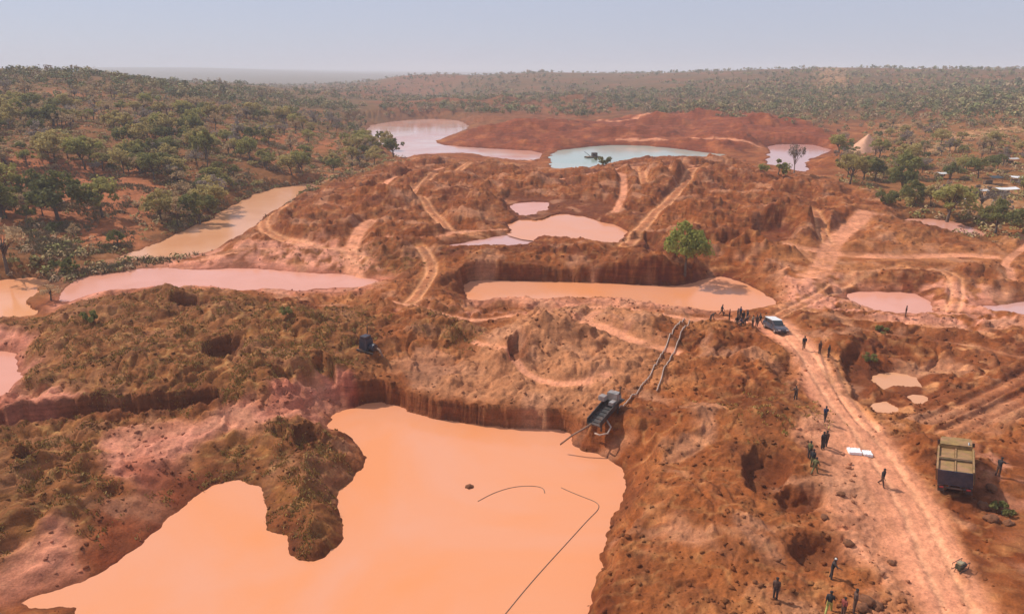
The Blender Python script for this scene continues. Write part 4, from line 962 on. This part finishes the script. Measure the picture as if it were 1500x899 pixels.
def person(px, py, pose, shirt, trousers, label, face=0.0, scale=1.0, group='workers on the mine', loc=None, cap=None):
    b_, s_, t_, h_ = POSES[pose]; p = spot(px, py) if loc is None else loc
    o = link('person', b_, None, None, label=label, category='person', group=group); o.location = p - Vector((0, 0, .01)); o.rotation_euler = (0, 0, face); o.scale = (scale,) * 3
    worn(link('shirt', s_, None, o), CLOTH[shirt]); worn(link('trousers', t_, None, o), CLOTH[trousers])
    h = link('hair' if cap is None else 'cap', h_, None, o)
    if cap: worn(h, CLOTH[cap])
    return o
R_ = random.Random(3)
person(1291,712,'walk','black','brown','person in dark clothes walking alone on the dirt road beside two white sheets',.5,1.1)
person(1135,878,'stand','brown','black','person in brown standing alone on bare earth below the lower dark pit',2.6,1.1)
person(1217,848,'reach','black','black','person in a pale cap and dark clothes at the rim of the lower dark pit',.9,1.1,cap='white')
person(1213,898,'walk','black','lime','person in dark shirt and lime trousers walking past the earth clods',2.5,1.1)
person(1250,897,'stand','brown','brown','person in rust brown standing beside a heap of dark clods',1.2,1.15)
person(1234,903,'stand','red','brown','person in red brown standing between lime-trousered walker and clod heap',2.0,.95)
person(1204,658,'stand','black','black','taller of two people in black talking on the pale ground above the pits',.4,1.1)
person(1209,655,'stand','brown','black','person in brown shirt talking with a taller companion above the pits',3.4,1.05)
person(1208,617,'walk','navy','black','person in navy walking up behind the pair talking above the pits',3.0,1.05)
person(1185,672,'stand','olive','black','person in olive shirt at the head of a file of three by the pits',2.2,1.1)
person(1189,684,'stand','black','olive','person in black shirt and olive trousers in the middle of the file by the pits',2.2,1.1)
person(1193,694,'walk','olive','olive','person all in olive at the tail of the file by the pits',2.2,1.05)
person(1165,586,'reach','brown','black','person reaching out with one arm on the weedy rise beside the road',-1.0,1.05)
person(1177,512,'walk','black','brown','person in dark clothes walking up the road towards the parked car',2.8,1.15)
person(1200,518,'stand','brown','brown','thin person in brown on the road, middle of three in a row',0.3,1.05)
person(1213,524,'stand','black','brown','person in dark shirt at the outer verge of the road',0.6,1.05)
person(1057,462,'walk','black','black','person in black walking along the shore of the pink channel',1.4,1.1)
person(1041,470,'bend','brown','black','person bending over beside the walker on the channel shore',1.4,1.0)
person(1068,468,'stand','red','black','person in red standing behind the crowd on the channel shore',1.0,.95)
CROWD = [(1080,468,'stand','black','black'),(1084,466,'stand','navy','black'),(1083,472,'crouch','brown','brown'),(1088,473,'stand','black','brown'),(1091,476,'bend','brown','black'),(1079,475,'crouch','black','brown'),(1094,470,'stand','black','navy'),(1087,478,'crouch','navy','brown')]
CL = {'stand': 'standing', 'crouch': 'crouching', 'bend': 'bending down'}
for k_, (a_, b_, po, c1, c2) in enumerate(CROWD): person(a_, b_, po, c1, c2, f'person in {c1} top {CL[po]} in the tight crowd at the channel shore', R_.uniform(0, 6), R_.uniform(.98, 1.12), 'tight crowd on the channel shore')
person(1102,480,'stand','tan','brown','person in tan shirt between the crowd and the parked car',.6,1.08)
person(1108,478,'stand','brown','black','person in brown next to the tan-shirted one by the car',2.6,1.05)
person(1113,476,'walk','black','brown','person in black shirt right behind the parked car',-1.5,1.08)
person(1326,464,'stand','brown','brown','person standing alone at the edge of the pink pool below curved tracks',1.0,1.05)
person(1461,697,'reach','black','brown','person in dark clothes standing in the shade beside the tipper truck',2.0,1.12)

# ------------------------------------------------------------------ vehicles
TYRE = plain('tyre rubber', (.02, .018, .017), .85, .3, 4, dust=.5); GLASS = plain('dark glass', (.03, .035, .04), .1, .1); STEEL = plain('bare steel', (.35, .33, .31), .4, .2, metal=.8)
CHROME = plain('lamp glass', (.7, .7, .68), .15, .1); BLACKP = plain('black chassis paint', (.025, .022, .022), .6, .3, 5, dust=.4); REDL = plain('red lamp', (.35, .02, .02), .3, .1)
def wheel(parent, x, y, r, w, side):
    m = MB(); prof = [(0, -w / 2), (r * .8, -w / 2), (r, -w * .36), (r, w * .36), (r * .8, w / 2), (0, w / 2)]; n = 20; V = []; F = []
    for a, b_ in prof[1:5]:
        for k in range(n): V.append((b_, a * math.cos(6.2832 * k / n), a * math.sin(6.2832 * k / n)))
    for i in range(3): F += [(i * n + k, i * n + (k + 1) % n, (i + 1) * n + (k + 1) % n, (i + 1) * n + k) for k in range(n)]
    F += [tuple(range(n)), tuple(range(3 * n, 4 * n))]
    t = m.add(V, F).build('wheel', TYRE, parent); t.location = (x, y, r)
    q = MB(); V = []
    for b_, rr in ((0, r * .55), (w * .1 * side, r * .5), (w * .1 * side, r * .2), (w * .18 * side, r * .14)):
        for k in range(14): V.append((b_ + side * w * .5, rr * math.cos(6.2832 * k / 14), rr * math.sin(6.2832 * k / 14)))
    F = [(i * 14 + k, i * 14 + (k + 1) % 14, (i + 1) * 14 + (k + 1) % 14, (i + 1) * 14 + k) for i in range(3) for k in range(14)] + [tuple(range(42, 56))]
    q.add(V, F).build('rim', STEEL, t)
    return t
def settle(o, p, rz, dx, dy, lift=0.0):
    """stand a vehicle on the slope below it"""
    c, s = math.cos(rz), math.sin(rz); f = lambda a, b_: float(ground_z(p.x + a * c - b_ * s, p.y + a * s + b_ * c))
    zf, zb, zl, zr = f(0, dy), f(0, -dy), f(-dx, 0), f(dx, 0)
    yv = Vector((-s * 2 * dy, c * 2 * dy, zf - zb)).normalized(); xv = Vector((c * 2 * dx, s * 2 * dx, zr - zl)).normalized(); zv = xv.cross(yv).normalized(); yv = zv.cross(xv)
    M = Matrix((xv, yv, zv)).transposed().to_4x4(); M.translation = Vector((p.x, p.y, (zf + zb + zl + zr) / 4 + lift)); o.matrix_world = M

# car: length along y, nose at +y
PAINT = plain('slate blue car paint', (.05, .065, .09), .35, .2, 2, dust=.35); WHITE = plain('white roof paint', (.75, .74, .72), .4, .08, 3, dust=.12)
car = empty('parked_car', (0, 0, 0), 'slate blue car with white roof parked where the road meets the crowd', 'car')
MB().prism([(-2.2,.45),(-2.25,.8),(-2.15,1.0),(1.0,1.05),(1.95,.92),(2.2,.75),(2.2,.42),(1.75,.4),(1.6,.62),(1.2,.62),(1.05,.38),(-1.05,.38),(-1.2,.62),(-1.6,.62),(-1.75,.4)], -.88, .88).build('body', PAINT, car, .04)
cb = MB().prism([(-2.05,1.0),(-1.85,1.58),(.2,1.62),(1.0,1.04)], -.8, .8).build('cabin', PAINT, car, .05)
MB().prism([(-1.95,1.60),(-1.85,1.68),(.1,1.70),(.3,1.63)], -.78, .78).build('roof', WHITE, car, .02)
MB().prism([(.30,1.57),(.98,1.10),(1.0,1.12),(.32,1.60)], -.68, .68).build('windscreen', GLASS, car)
MB().prism([(-2.02,1.10),(-1.88,1.52),(-1.91,1.53),(-2.05,1.11)], -.66, .66).build('rear_window', GLASS, car)
for s in (-1, 1):
    for y0, y1 in ((-1.7, -.75), (-.65, .35)): MB().prism([(y0, 1.12), (y0 + .04, 1.5), (y1 - (.25 if y1 > 0 else 0), 1.5), (y1 + .1, 1.12)], s * .805, s * .82).build('side_window', GLASS, car)
    MB().box((s * .62, 2.2, .72), (.36, .06, .16)).build('headlight', CHROME, car, .015); MB().box((s * .7, -2.26, .85), (.25, .06, .2)).build('tail_light', REDL, car, .015)
    MB().box((s * .95, .75, 1.1), (.16, .1, .12)).build('mirror', PAINT, car, .02)
    for y in (1.4, -1.4): wheel(car, s * .8, y, .36, .24, s)
MB().box((0, 2.24, .5), (1.7, .12, .18)).build('bumper', BLACKP, car, .02); MB().box((0, -2.28, .5), (1.7, .12, .18)).build('bumper', BLACKP, car, .02)
settle(car, spot(1135, 484), math.radians(-171), .8, 1.4)

# tipper truck: tail at -y, cab at +y
KHAKI = plain('worn khaki paint', (.26, .15, .045), .7, .3, 2.2, dust=.75); DKHAKI = plain('dark khaki steel', (.10, .065, .03), .7, .3, 3, dust=.4); TAILSHADE = plain('shaded tailgate colour', (.03, .028, .045), .6, .3, 4, dust=.12)  # tailgate colour has the shade of the rear face painted in
tr = empty('tipper_truck', (0, 0, 0), 'khaki tipper truck with four covered load panels and shade-darkened tailgate on the road verge', 'truck')
for s in (-1, 1): MB().box((s * .42, .3, .95), (.14, 7.6, .28)).build('chassis_rail', BLACKP, tr, .01)
bed = MB().box((0, -1.0, 1.32), (2.6, 4.9, .1)).build('bed_floor', KHAKI, tr, .01)
for s in (-1, 1):
    w_ = MB().box((s * 1.33, -1.0, 1.85), (.08, 4.9, 1.1)).build('bed_side', KHAKI, tr, .01)
    for k_ in range(6): MB().box((s * 1.415, -3.2 + k_ * .88, 1.85), (.09, .1, 1.08)).build('rib', DKHAKI, w_)
    MB().box((s * 1.34, -1.0, 2.45), (.16, 4.9, .1)).build('top_rail', KHAKI, w_, .01)
MB().box((0, 1.49, 1.95), (2.66, .08, 1.3)).build('headboard', KHAKI, tr, .01)
MB().prism([(1.5, 2.62), (2.5, 2.78), (2.5, 2.84), (1.45, 2.68)], -1.25, 1.25).build('cab_guard', KHAKI, tr)
MB().box((0, -1.15, 2.30), (2.56, .2, .34)).build('cross_beam', DKHAKI, tr, .01); MB().box((0, -1.0, 2.49), (2.56, .12, .05)).build('cross_beam_cap', KHAKI, tr)
MB().box((0, -1.0, 2.33), (.12, 4.8, .12)).build('centre_rib', KHAKI, tr, .01)
for a_ in (-1, 1):
    for y0, y1 in ((-3.4, -1.26), (-.9, 1.42)): MB().box((a_ * .67, (y0 + y1) / 2, 2.26), (1.18, y1 - y0, .06)).build('cover_panel', KHAKI, tr, .015)
tg = MB().box((0, -3.5, 1.75), (2.62, .09, 1.35)).build('tailgate', TAILSHADE, tr, .01)
for s in (-.9, 0, .9): MB().box((s, -3.57, 1.75), (.1, .08, 1.3)).build('tailgate_rib', TAILSHADE, tg)
MB().box((0, -3.55, .85), (2.3, .12, .14)).build('rear_bumper', BLACKP, tr, .01)
cabp = MB().prism([(1.85, .75), (1.85, 2.6), (2.05, 2.7), (3.2, 2.7), (3.65, 1.75), (3.75, .75)], -1.2, 1.2).build('cab', KHAKI, tr, .05)
MB().prism([(3.24, 2.56), (3.64, 1.80), (3.68, 1.82), (3.28, 2.58)], -1.05, 1.05).build('windscreen', GLASS, cabp)
for s in (-1, 1):
    MB().prism([(2.2, 1.75), (2.2, 2.45), (3.1, 2.45), (3.4, 1.75)], s * 1.205, s * 1.22).build('side_window', GLASS, cabp)
    MB().box((s * 1.38, 3.4, 2.0), (.22, .08, .4)).build('mirror', BLACKP, cabp, .02); MB().box((s * .95, 3.76, .95), (.35, .06, .2)).build('headlight', CHROME, cabp, .01)
    MB().box((s * 1.0, -3.63, .87), (.3, .05, .12)).build('tail_light', REDL, tr); MB().box((s * 1.05, -3.3, .62), (.5, .03, .6)).build('mudflap', BLACKP, tr)
    wheel(tr, s * 1.08, 2.75, .52, .32, s)
    for y in (-1.1, -2.4): wheel(tr, s * 1.12, y, .52, .3, s); wheel(tr, s * .76, y, .52, .28, s)
MB().tube([(1.0, 1.7, .9), (1.0, 1.7, 2.95)], .07).build('exhaust_pipe', STEEL, tr, smooth=True); MB().box((-1.05, .9, .85), (.5, 1.0, .5)).build('fuel_tank', STEEL, tr, .05)
settle(tr, spot(1399, 701), math.radians(-31), 1.1, 2.2)

# ------------------------------------------------------------------ washing plant, pumps, hoses
GREYP = plain('grey sheet metal', (.24, .22, .21), .6, .35, 2, dust=.6); DARKM = plain('greasy dark steel', (.03, .026, .024), .55, .35, 4, dust=.25); BLUEP = plain('dark blue engine paint', (.022, .024, .042), .5, .3, 4, dust=.2); HOSE = plain('faded hose', (.24, .13, .08), .8, .3, 4); PALEHOSE = plain('pale dusty pipe', (.42, .29, .22), .8, .25, 4)
WOOD = plain('weathered timber', (.2, .13, .08), .9, .35, 5)
pw = spot(884, 618); wp = empty('washing_plant', (pw.x, pw.y, pw.z), 'dark sluice machine with grey engine housings on the corner of the pond bank', 'machine', None, math.radians(-38), 1.15)
MB().prism([(-1.9, .35), (-1.9, .95), (1.7, 2.0), (1.7, 1.4)], -.75, -.68).build('sluice_side', DARKM, wp); MB().prism([(-1.9, .35), (-1.9, .95), (1.7, 2.0), (1.7, 1.4)], .68, .75).build('sluice_side', DARKM, wp)
MB().prism([(-1.9, .38), (-1.9, .5), (1.7, 1.55), (1.7, 1.42)], -.68, .68).build('sluice_floor', DARKM, wp)
for k_ in range(7): MB().box((0, -1.6 + k_ * .5, .62 + k_ * .146), (1.34, .06, .09)).build('riffle', DARKM, wp)
for sx_, y in ((-.7, -1.6), (.7, -1.6), (-.7, 1.5), (.7, 1.5)): MB().box((sx_, y, (.2 if y < 0 else .75)), (.12, .12, (.7 if y < 0 else 1.8))).build('leg', DARKM, wp)
MB().box((-.1, 2.0, 2.05), (1.3, .9, .75), taper=(.85, .85)).build('engine_housing', GREYP, wp, .03); MB().box((-.75, 1.0, 2.0), (.7, .7, .5)).build('engine_housing', GREYP, wp, .03)
MB().box((.35, 1.0, 1.75), (.5, .8, .35)).build('hopper', GREYP, wp, .02); MB().tube([(.5, 2.1, 2.3), (.5, 2.1, 3.0), (.65, 2.2, 3.1)], .06).build('exhaust_pipe', DARKM, wp)
MB().box((0, 2.0, 1.6), (1.6, 1.3, .12)).build('platform', DARKM, wp); MB().tube([(-.2, -1.9, .5), (-.5, -2.8, .25), (-1.3, -3.6, -.4), (-2.2, -4.2, -1.4)], .09).build('outlet_pipe', HOSE, wp, smooth=True)
MB().tube([(.7, -.6, .6), (1.4, -1.0, .3), (1.6, -1.9, .05), (1.0, -2.4, -.1), (.4, -2.2, -.2)], .09).build('loose_hose', PALEHOSE, wp, smooth=True)
pp = spot(540, 514); wpump = empty('water_pump', (pp.x, pp.y, pp.z), 'dark blue diesel water pump on the bank at the edge of weedy spoil', 'pump', None, 1.0, 1.2)
for s in (-1, 1): MB().box((s * .6, 0, .1), (.14, 2.4, .2)).build('skid', DARKM, wpump)
MB().box((0, .3, .85), (1.15, 1.3, 1.2), taper=(.85, .85)).build('engine', BLUEP, wpump, .05); MB().box((0, .35, 1.6), (.95, .9, .3)).build('radiator_hood', BLUEP, wpump, .05)
MB().tube([(0, -.4, .6), (0, -1.0, .6)], .42, 14).build('pump_casing', BLUEP, wpump); MB().tube([(.3, .3, 1.9), (.3, .3, 2.8), (.55, .3, 2.95)], .06).build('exhaust_pipe', DARKM, wpump); MB().tube([(0, -1.0, .6), (0, -1.6, .5), (-.3, -2.4, -.1)], .12).build('suction_hose', HOSE, wpump, smooth=True)
def ground_line(pts, lift, sub=10):
    P = [spot(a, b_) for a, b_ in pts]; P = smooth_poly([tuple(p)[:2] for p in P], 2, False); out = []
    for a, b_ in zip(P[:-1], P[1:]):
        for t in np.linspace(0, 1, sub, endpoint=False): q = a + (b_ - a) * t; out.append((q[0], q[1], float(ground_z(q[0], q[1])) + lift))
    return out
link('delivery_pipe', MB().tube(ground_line([(1003,468),(975,510),(955,550),(930,580),(905,600)], .16), .085, 6).mesh('delivery_pipe', smooth=True), PALEHOSE, label='long pale pipe running down the bank to the sluice machine', category='pipe', group='pair of pipes down the bank')
link('delivery_pipe', MB().tube(ground_line([(1010,470),(990,512),(972,540),(962,575)], .14), .08, 6).mesh('delivery_pipe', smooth=True), PALEHOSE, label='shorter pale pipe beside the long pipe down the bank', category='pipe', group='pair of pipes down the bank')
def water_line(pts, z, r, name, label):
    P = smooth_poly([tuple(at(a, b_, z)) for a, b_ in pts], 3, False)
    link(name, MB().tube([(x_, y_, z + r * .3) for x_, y_ in P], r, 6).mesh(name, smooth=True), HOSE, label=label, category='hose')
water_line([(735,905),(770,862),(800,828),(835,790),(862,760),(878,745),(876,736),(855,728),(835,720),(822,714)], 0, .042, 'floating_hose', 'long thin hose floating across the big peach pond')
water_line([(798,722),(796,714),(778,711),(750,713),(722,722),(700,734)], 0, .04, 'floating_hose', 'short curved hose floating off the end of the long one')
def lump(name, px, py, z, s, mat, label, cat, seed, loc=None, zs=.6):
    bm = bmesh.new(); bmesh.ops.create_icosphere(bm, subdivisions=3, radius=1.0); q = np.array([v_.co[:] for v_ in bm.verts])
    f_ = 1 + .3 * fbm(q[:, 0] * 2 + seed, q[:, 1] * 2 + q[:, 2] * 1.7, 1.3, 3, seed)
    for v_, k_ in zip(bm.verts, f_): v_.co = v_.co * float(k_)
    me = bpy.data.meshes.new(name); bm.to_mesh(me); bm.free(); me.polygons.foreach_set('use_smooth', np.ones(len(me.polygons), bool))
    o = link(name, me, mat, label=label, category=cat); p = at(px, py, z) if loc is None else loc; o.location = (p[0], p[1], z if loc is None else loc[2]); o.scale = (s, s * .8, s * zs); o.rotation_euler = (0, 0, seed); return o
CLOD = plain('dark damp earth', (.17, .06, .022), .95, .35, 3)
lump('mud_clump', 688, 713, 0, .42, CLOD, 'dark mud clump sticking out of the big peach pond', 'clump', 3)
for k_, (a_, b_, s_, lab) in enumerate([(1440,742,.55,'brown earth clod touching the bush near the tipper truck'),(1452,762,.6,'largest brown clod in front of the bush near the truck'),(1477,768,.45,'small brown clod in front of the bush near the truck'),(1452,716,.5,'brown clod between truck shade and the dark bush'),
     (1270,882,.55,'dark clod on top of the heap beside the rust brown person'),(1262,894,.5,'dark clod at the foot of the heap beside the rust brown person'),(1285,890,.5,'dark clod at the outer end of the heap beside the rust brown person'),(1243,797,.45,'dark clod on the rim of the lower pit'),(1232,725,.4,'dark clod on the rim of the upper pits'),(1207,758,.35,'small dark clod between upper and lower pits'),(1305,826,.3,'small dark clod on the road edge beside the lower pit')]):
    p = spot(a_, b_); lump('earth_clod', a_, b_, 0, s_, CLOD, lab, 'clod', 11 + k_, (p.x, p.y, p.z + s_ * .2))
# two white sheets of sacking folded on the road
SHEET = plain('white plastic sheet', (.86, .86, .85), .5, .05)
for a_, b_, w_, d_, lab in ((1251, 663, .58, .48, 'larger of two white sheets lying on the dirt road'), (1270, 666, .40, .42, 'smaller of two white sheets lying on the dirt road')):
    p = spot(a_, b_); bm = bmesh.new(); bmesh.ops.create_grid(bm, x_segments=14, y_segments=14, size=1)
    q = np.array([v_.co[:] for v_ in bm.verts]); f_ = fbm(q[:, 0] * 2 + a_, q[:, 1] * 2, 1.0, 3, 5)
    for v_, k_ in zip(bm.verts, f_): v_.co = Vector((v_.co.x * w_ * (1 + .06 * k_), v_.co.y * d_ * (1 + .06 * k_), .28 + .06 * float(k_)))
    ex = bmesh.ops.extrude_face_region(bm, geom=list(bm.faces)); bmesh.ops.translate(bm, verts=[v_ for v_ in ex['geom'] if isinstance(v_, bmesh.types.BMVert)], vec=(0, 0, -.28)); bmesh.ops.recalc_face_normals(bm, faces=bm.faces)
    me = bpy.data.meshes.new('white_sheet'); bm.to_mesh(me); bm.free(); o = link('white_sheet', me, SHEET, label=lab, category='sheet', group='two white sheets on the road'); o.location = p; o.rotation_euler = (0, 0, -.15)
# small green pump set by the road
GREENP = plain('dark green paint', (.04, .05, .025), .6, .3, 5, dust=.25)
p = spot(1406, 834); gp = empty('motor_pump', p, 'small dark green motor pump lying at the edge of the dirt road', 'pump', None, .5)
for s in (-1, 1): MB().tube([(-.55, s * .3, .05), (.55, s * .3, .05), (.6, s * .3, .6), (-.6, s * .3, .6), (-.55, s * .3, .05)], .03, 6).build('frame_tube', DARKM, gp)
MB().box((-.1, 0, .32), (.55, .45, .42)).build('engine', GREENP, gp, .04); MB().tube([(.25, 0, .3), (.5, 0, .3)], .2, 14).build('pump_casing', DARKM, gp); MB().box((-.1, 0, .62), (.5, .4, .16)).build('fuel_tank', plain('tan tank', (.3, .24, .14), .5), gp, .04)
# sandy cone behind the scrub
p = spot(1266, 222); bm = bmesh.new(); n_a, n_r = 40, 14; rows = []
for j in range(n_r + 1):
    rr = j / n_r; rows.append([])
    for i in range(n_a):
        a_ = 6.2832 * i / n_a; R0 = 7.2 * (1 + .12 * math.sin(2 * a_ + 1) + .07 * math.sin(5 * a_)); h_ = 8.0 * (1 - rr) ** 1.05 * (1 + .06 * math.sin(7 * a_) * rr)
        rows[-1].append(bm.verts.new((rr * R0 * math.cos(a_) + .8 * (1 - rr), rr * R0 * math.sin(a_), h_ - .6)))
for j in range(n_r):
    for i in range(n_a):
        try: bm.faces.new([rows[j][i], rows[j + 1][i], rows[j + 1][(i + 1) % n_a], rows[j][(i + 1) % n_a]])
        except ValueError: pass
bmesh.ops.remove_doubles(bm, verts=bm.verts, dist=.001); bmesh.ops.recalc_face_normals(bm, faces=bm.faces)
me = bpy.data.meshes.new('sand_cone'); bm.to_mesh(me); bm.free(); me.polygons.foreach_set('use_smooth', np.ones(len(me.polygons), bool))
o = link('sand_cone', me, plain('pale orange sand', tuple(alb(226, 168, 132)), .95, .12, .8), label='pale sandy cone heap standing beside the grey lilac pond', category='heap'); o.location = p
# camp shelters in the scrub clearing
TARP = plain('white tarpaulin', (.78, .77, .75), .6, .08, 2, dust=.15); BTARP = plain('dark tarpaulin', (.03, .04, .045), .7, .3, 2); GTARP = plain('pale grey tarpaulin', (.5, .47, .44), .7, .12, 2, dust=.3)
def shelter(px, py, w_, d_, h_, mat, label, rz):
    q = spot(px, py); s_ = empty('camp_shelter', q, label, 'shelter', 'shelters of the camp in the scrub', rz)
    n_ = 8; V = []; F = []
    for j in range(n_ + 1):
        for i in range(n_ + 1):
            u_, v_ = i / n_ * 2 - 1, j / n_ * 2 - 1; V.append((u_ * w_ / 2, v_ * d_ / 2, h_ + .35 * (1 - abs(v_)) - .12 * (1 - u_ * u_)))
    F = [(j * (n_ + 1) + i, j * (n_ + 1) + i + 1, (j + 1) * (n_ + 1) + i + 1, (j + 1) * (n_ + 1) + i) for j in range(n_) for i in range(n_)]
    r = MB().add(V, F).build('tarpaulin', mat, s_); so = r.modifiers.new('thick', 'SOLIDIFY'); so.thickness = .03
    for a_ in (-1, 1):
        for b_ in (-1, 1): MB().tube([(a_ * w_ * .46, b_ * d_ * .46, -.4), (a_ * w_ * .46, b_ * d_ * .46, h_ + .02)], .05, 6).build('post', WOOD, s_)
    MB().box((0, d_ * .3, .5), (w_ * .7, .8, 1.0)).build('stored_crate', WOOD, s_)
shelter(1470, 286, 6.5, 3.4, 1.9, TARP, 'long white tarpaulin shelter in the clearing beyond the scrub trees', .15)
shelter(1432, 288, 4.2, 2.8, 1.8, GTARP, 'pale grey tarpaulin shelter beside the long white one', -.1)
shelter(1452, 270, 4.2, 4.0, 2.2, BTARP, 'dark tarpaulin shelter behind the white and grey ones', .3)
shelter(1405, 300, 3.2, 2.4, 1.7, GTARP, 'small grey tarpaulin shelter beside the spreading tree with forked trunk', .5)
shelter(1488, 268, 3.6, 2.6, 1.8, TARP, 'small white tarpaulin shelter behind the dark one', -.3)
shelter(1378, 262, 3.4, 2.6, 1.8, TARP, 'small white tarpaulin shelter alone among the scrub trees', .2)
shelter(1480, 240, 4.0, 3.0, 1.8, GTARP, 'grey tarpaulin shelter far behind the camp', .1)
# dredge raft on the turquoise pond
q = at(868, 231, 5.0); rf_ = empty('dredge_raft', (q[0], q[1], 5.0), 'dark dredge raft floating on the turquoise pond', 'raft', None, .3)
for s in (-1, 1): MB().tube([(-3.2, s * 1.2, .1), (3.2, s * 1.2, .1)], .35, 10).build('float', DARKM, rf_)
MB().box((0, 0, .5), (6, 3.0, .12)).build('deck', WOOD, rf_); MB().box((.8, 0, 1.3), (2.2, 1.6, 1.5)).build('engine_cabin', DARKM, rf_, .05); MB().tube([(-1, 0, .6), (-3.8, 0, 2.6)], .1).build('boom', DARKM, rf_)
# ------------------------------------------------------------------ air
hz = MB().box((0, 0, 0), (2, 2, 2)).mesh('haze')
hm = bpy.data.materials.new('pale air'); hm.use_nodes = True
for n_ in list(hm.node_tree.nodes): hm.node_tree.nodes.remove(n_)
ho = hm.node_tree.nodes.new('ShaderNodeOutputMaterial'); hv = hm.node_tree.nodes.new('ShaderNodeVolumePrincipled')
hv.inputs['Color'].default_value = (.93, .94, 1.0, 1); hv.inputs['Density'].default_value = .00027; hv.inputs['Anisotropy'].default_value = 0.0
hm.node_tree.links.new(hv.outputs[0], ho.inputs['Volume'])
hz_o = link('haze', hz, hm, kind='stuff', label='pale dusty air over the whole valley')
zlo, zhi = float(Z.min()) - 1.5, max(float(Z.max()) + 12, CAM_Z + 12)
hz_o.scale = (17000, 9000, (zhi - zlo) / 2); hz_o.location = (0, 8000, (zhi + zlo) / 2)
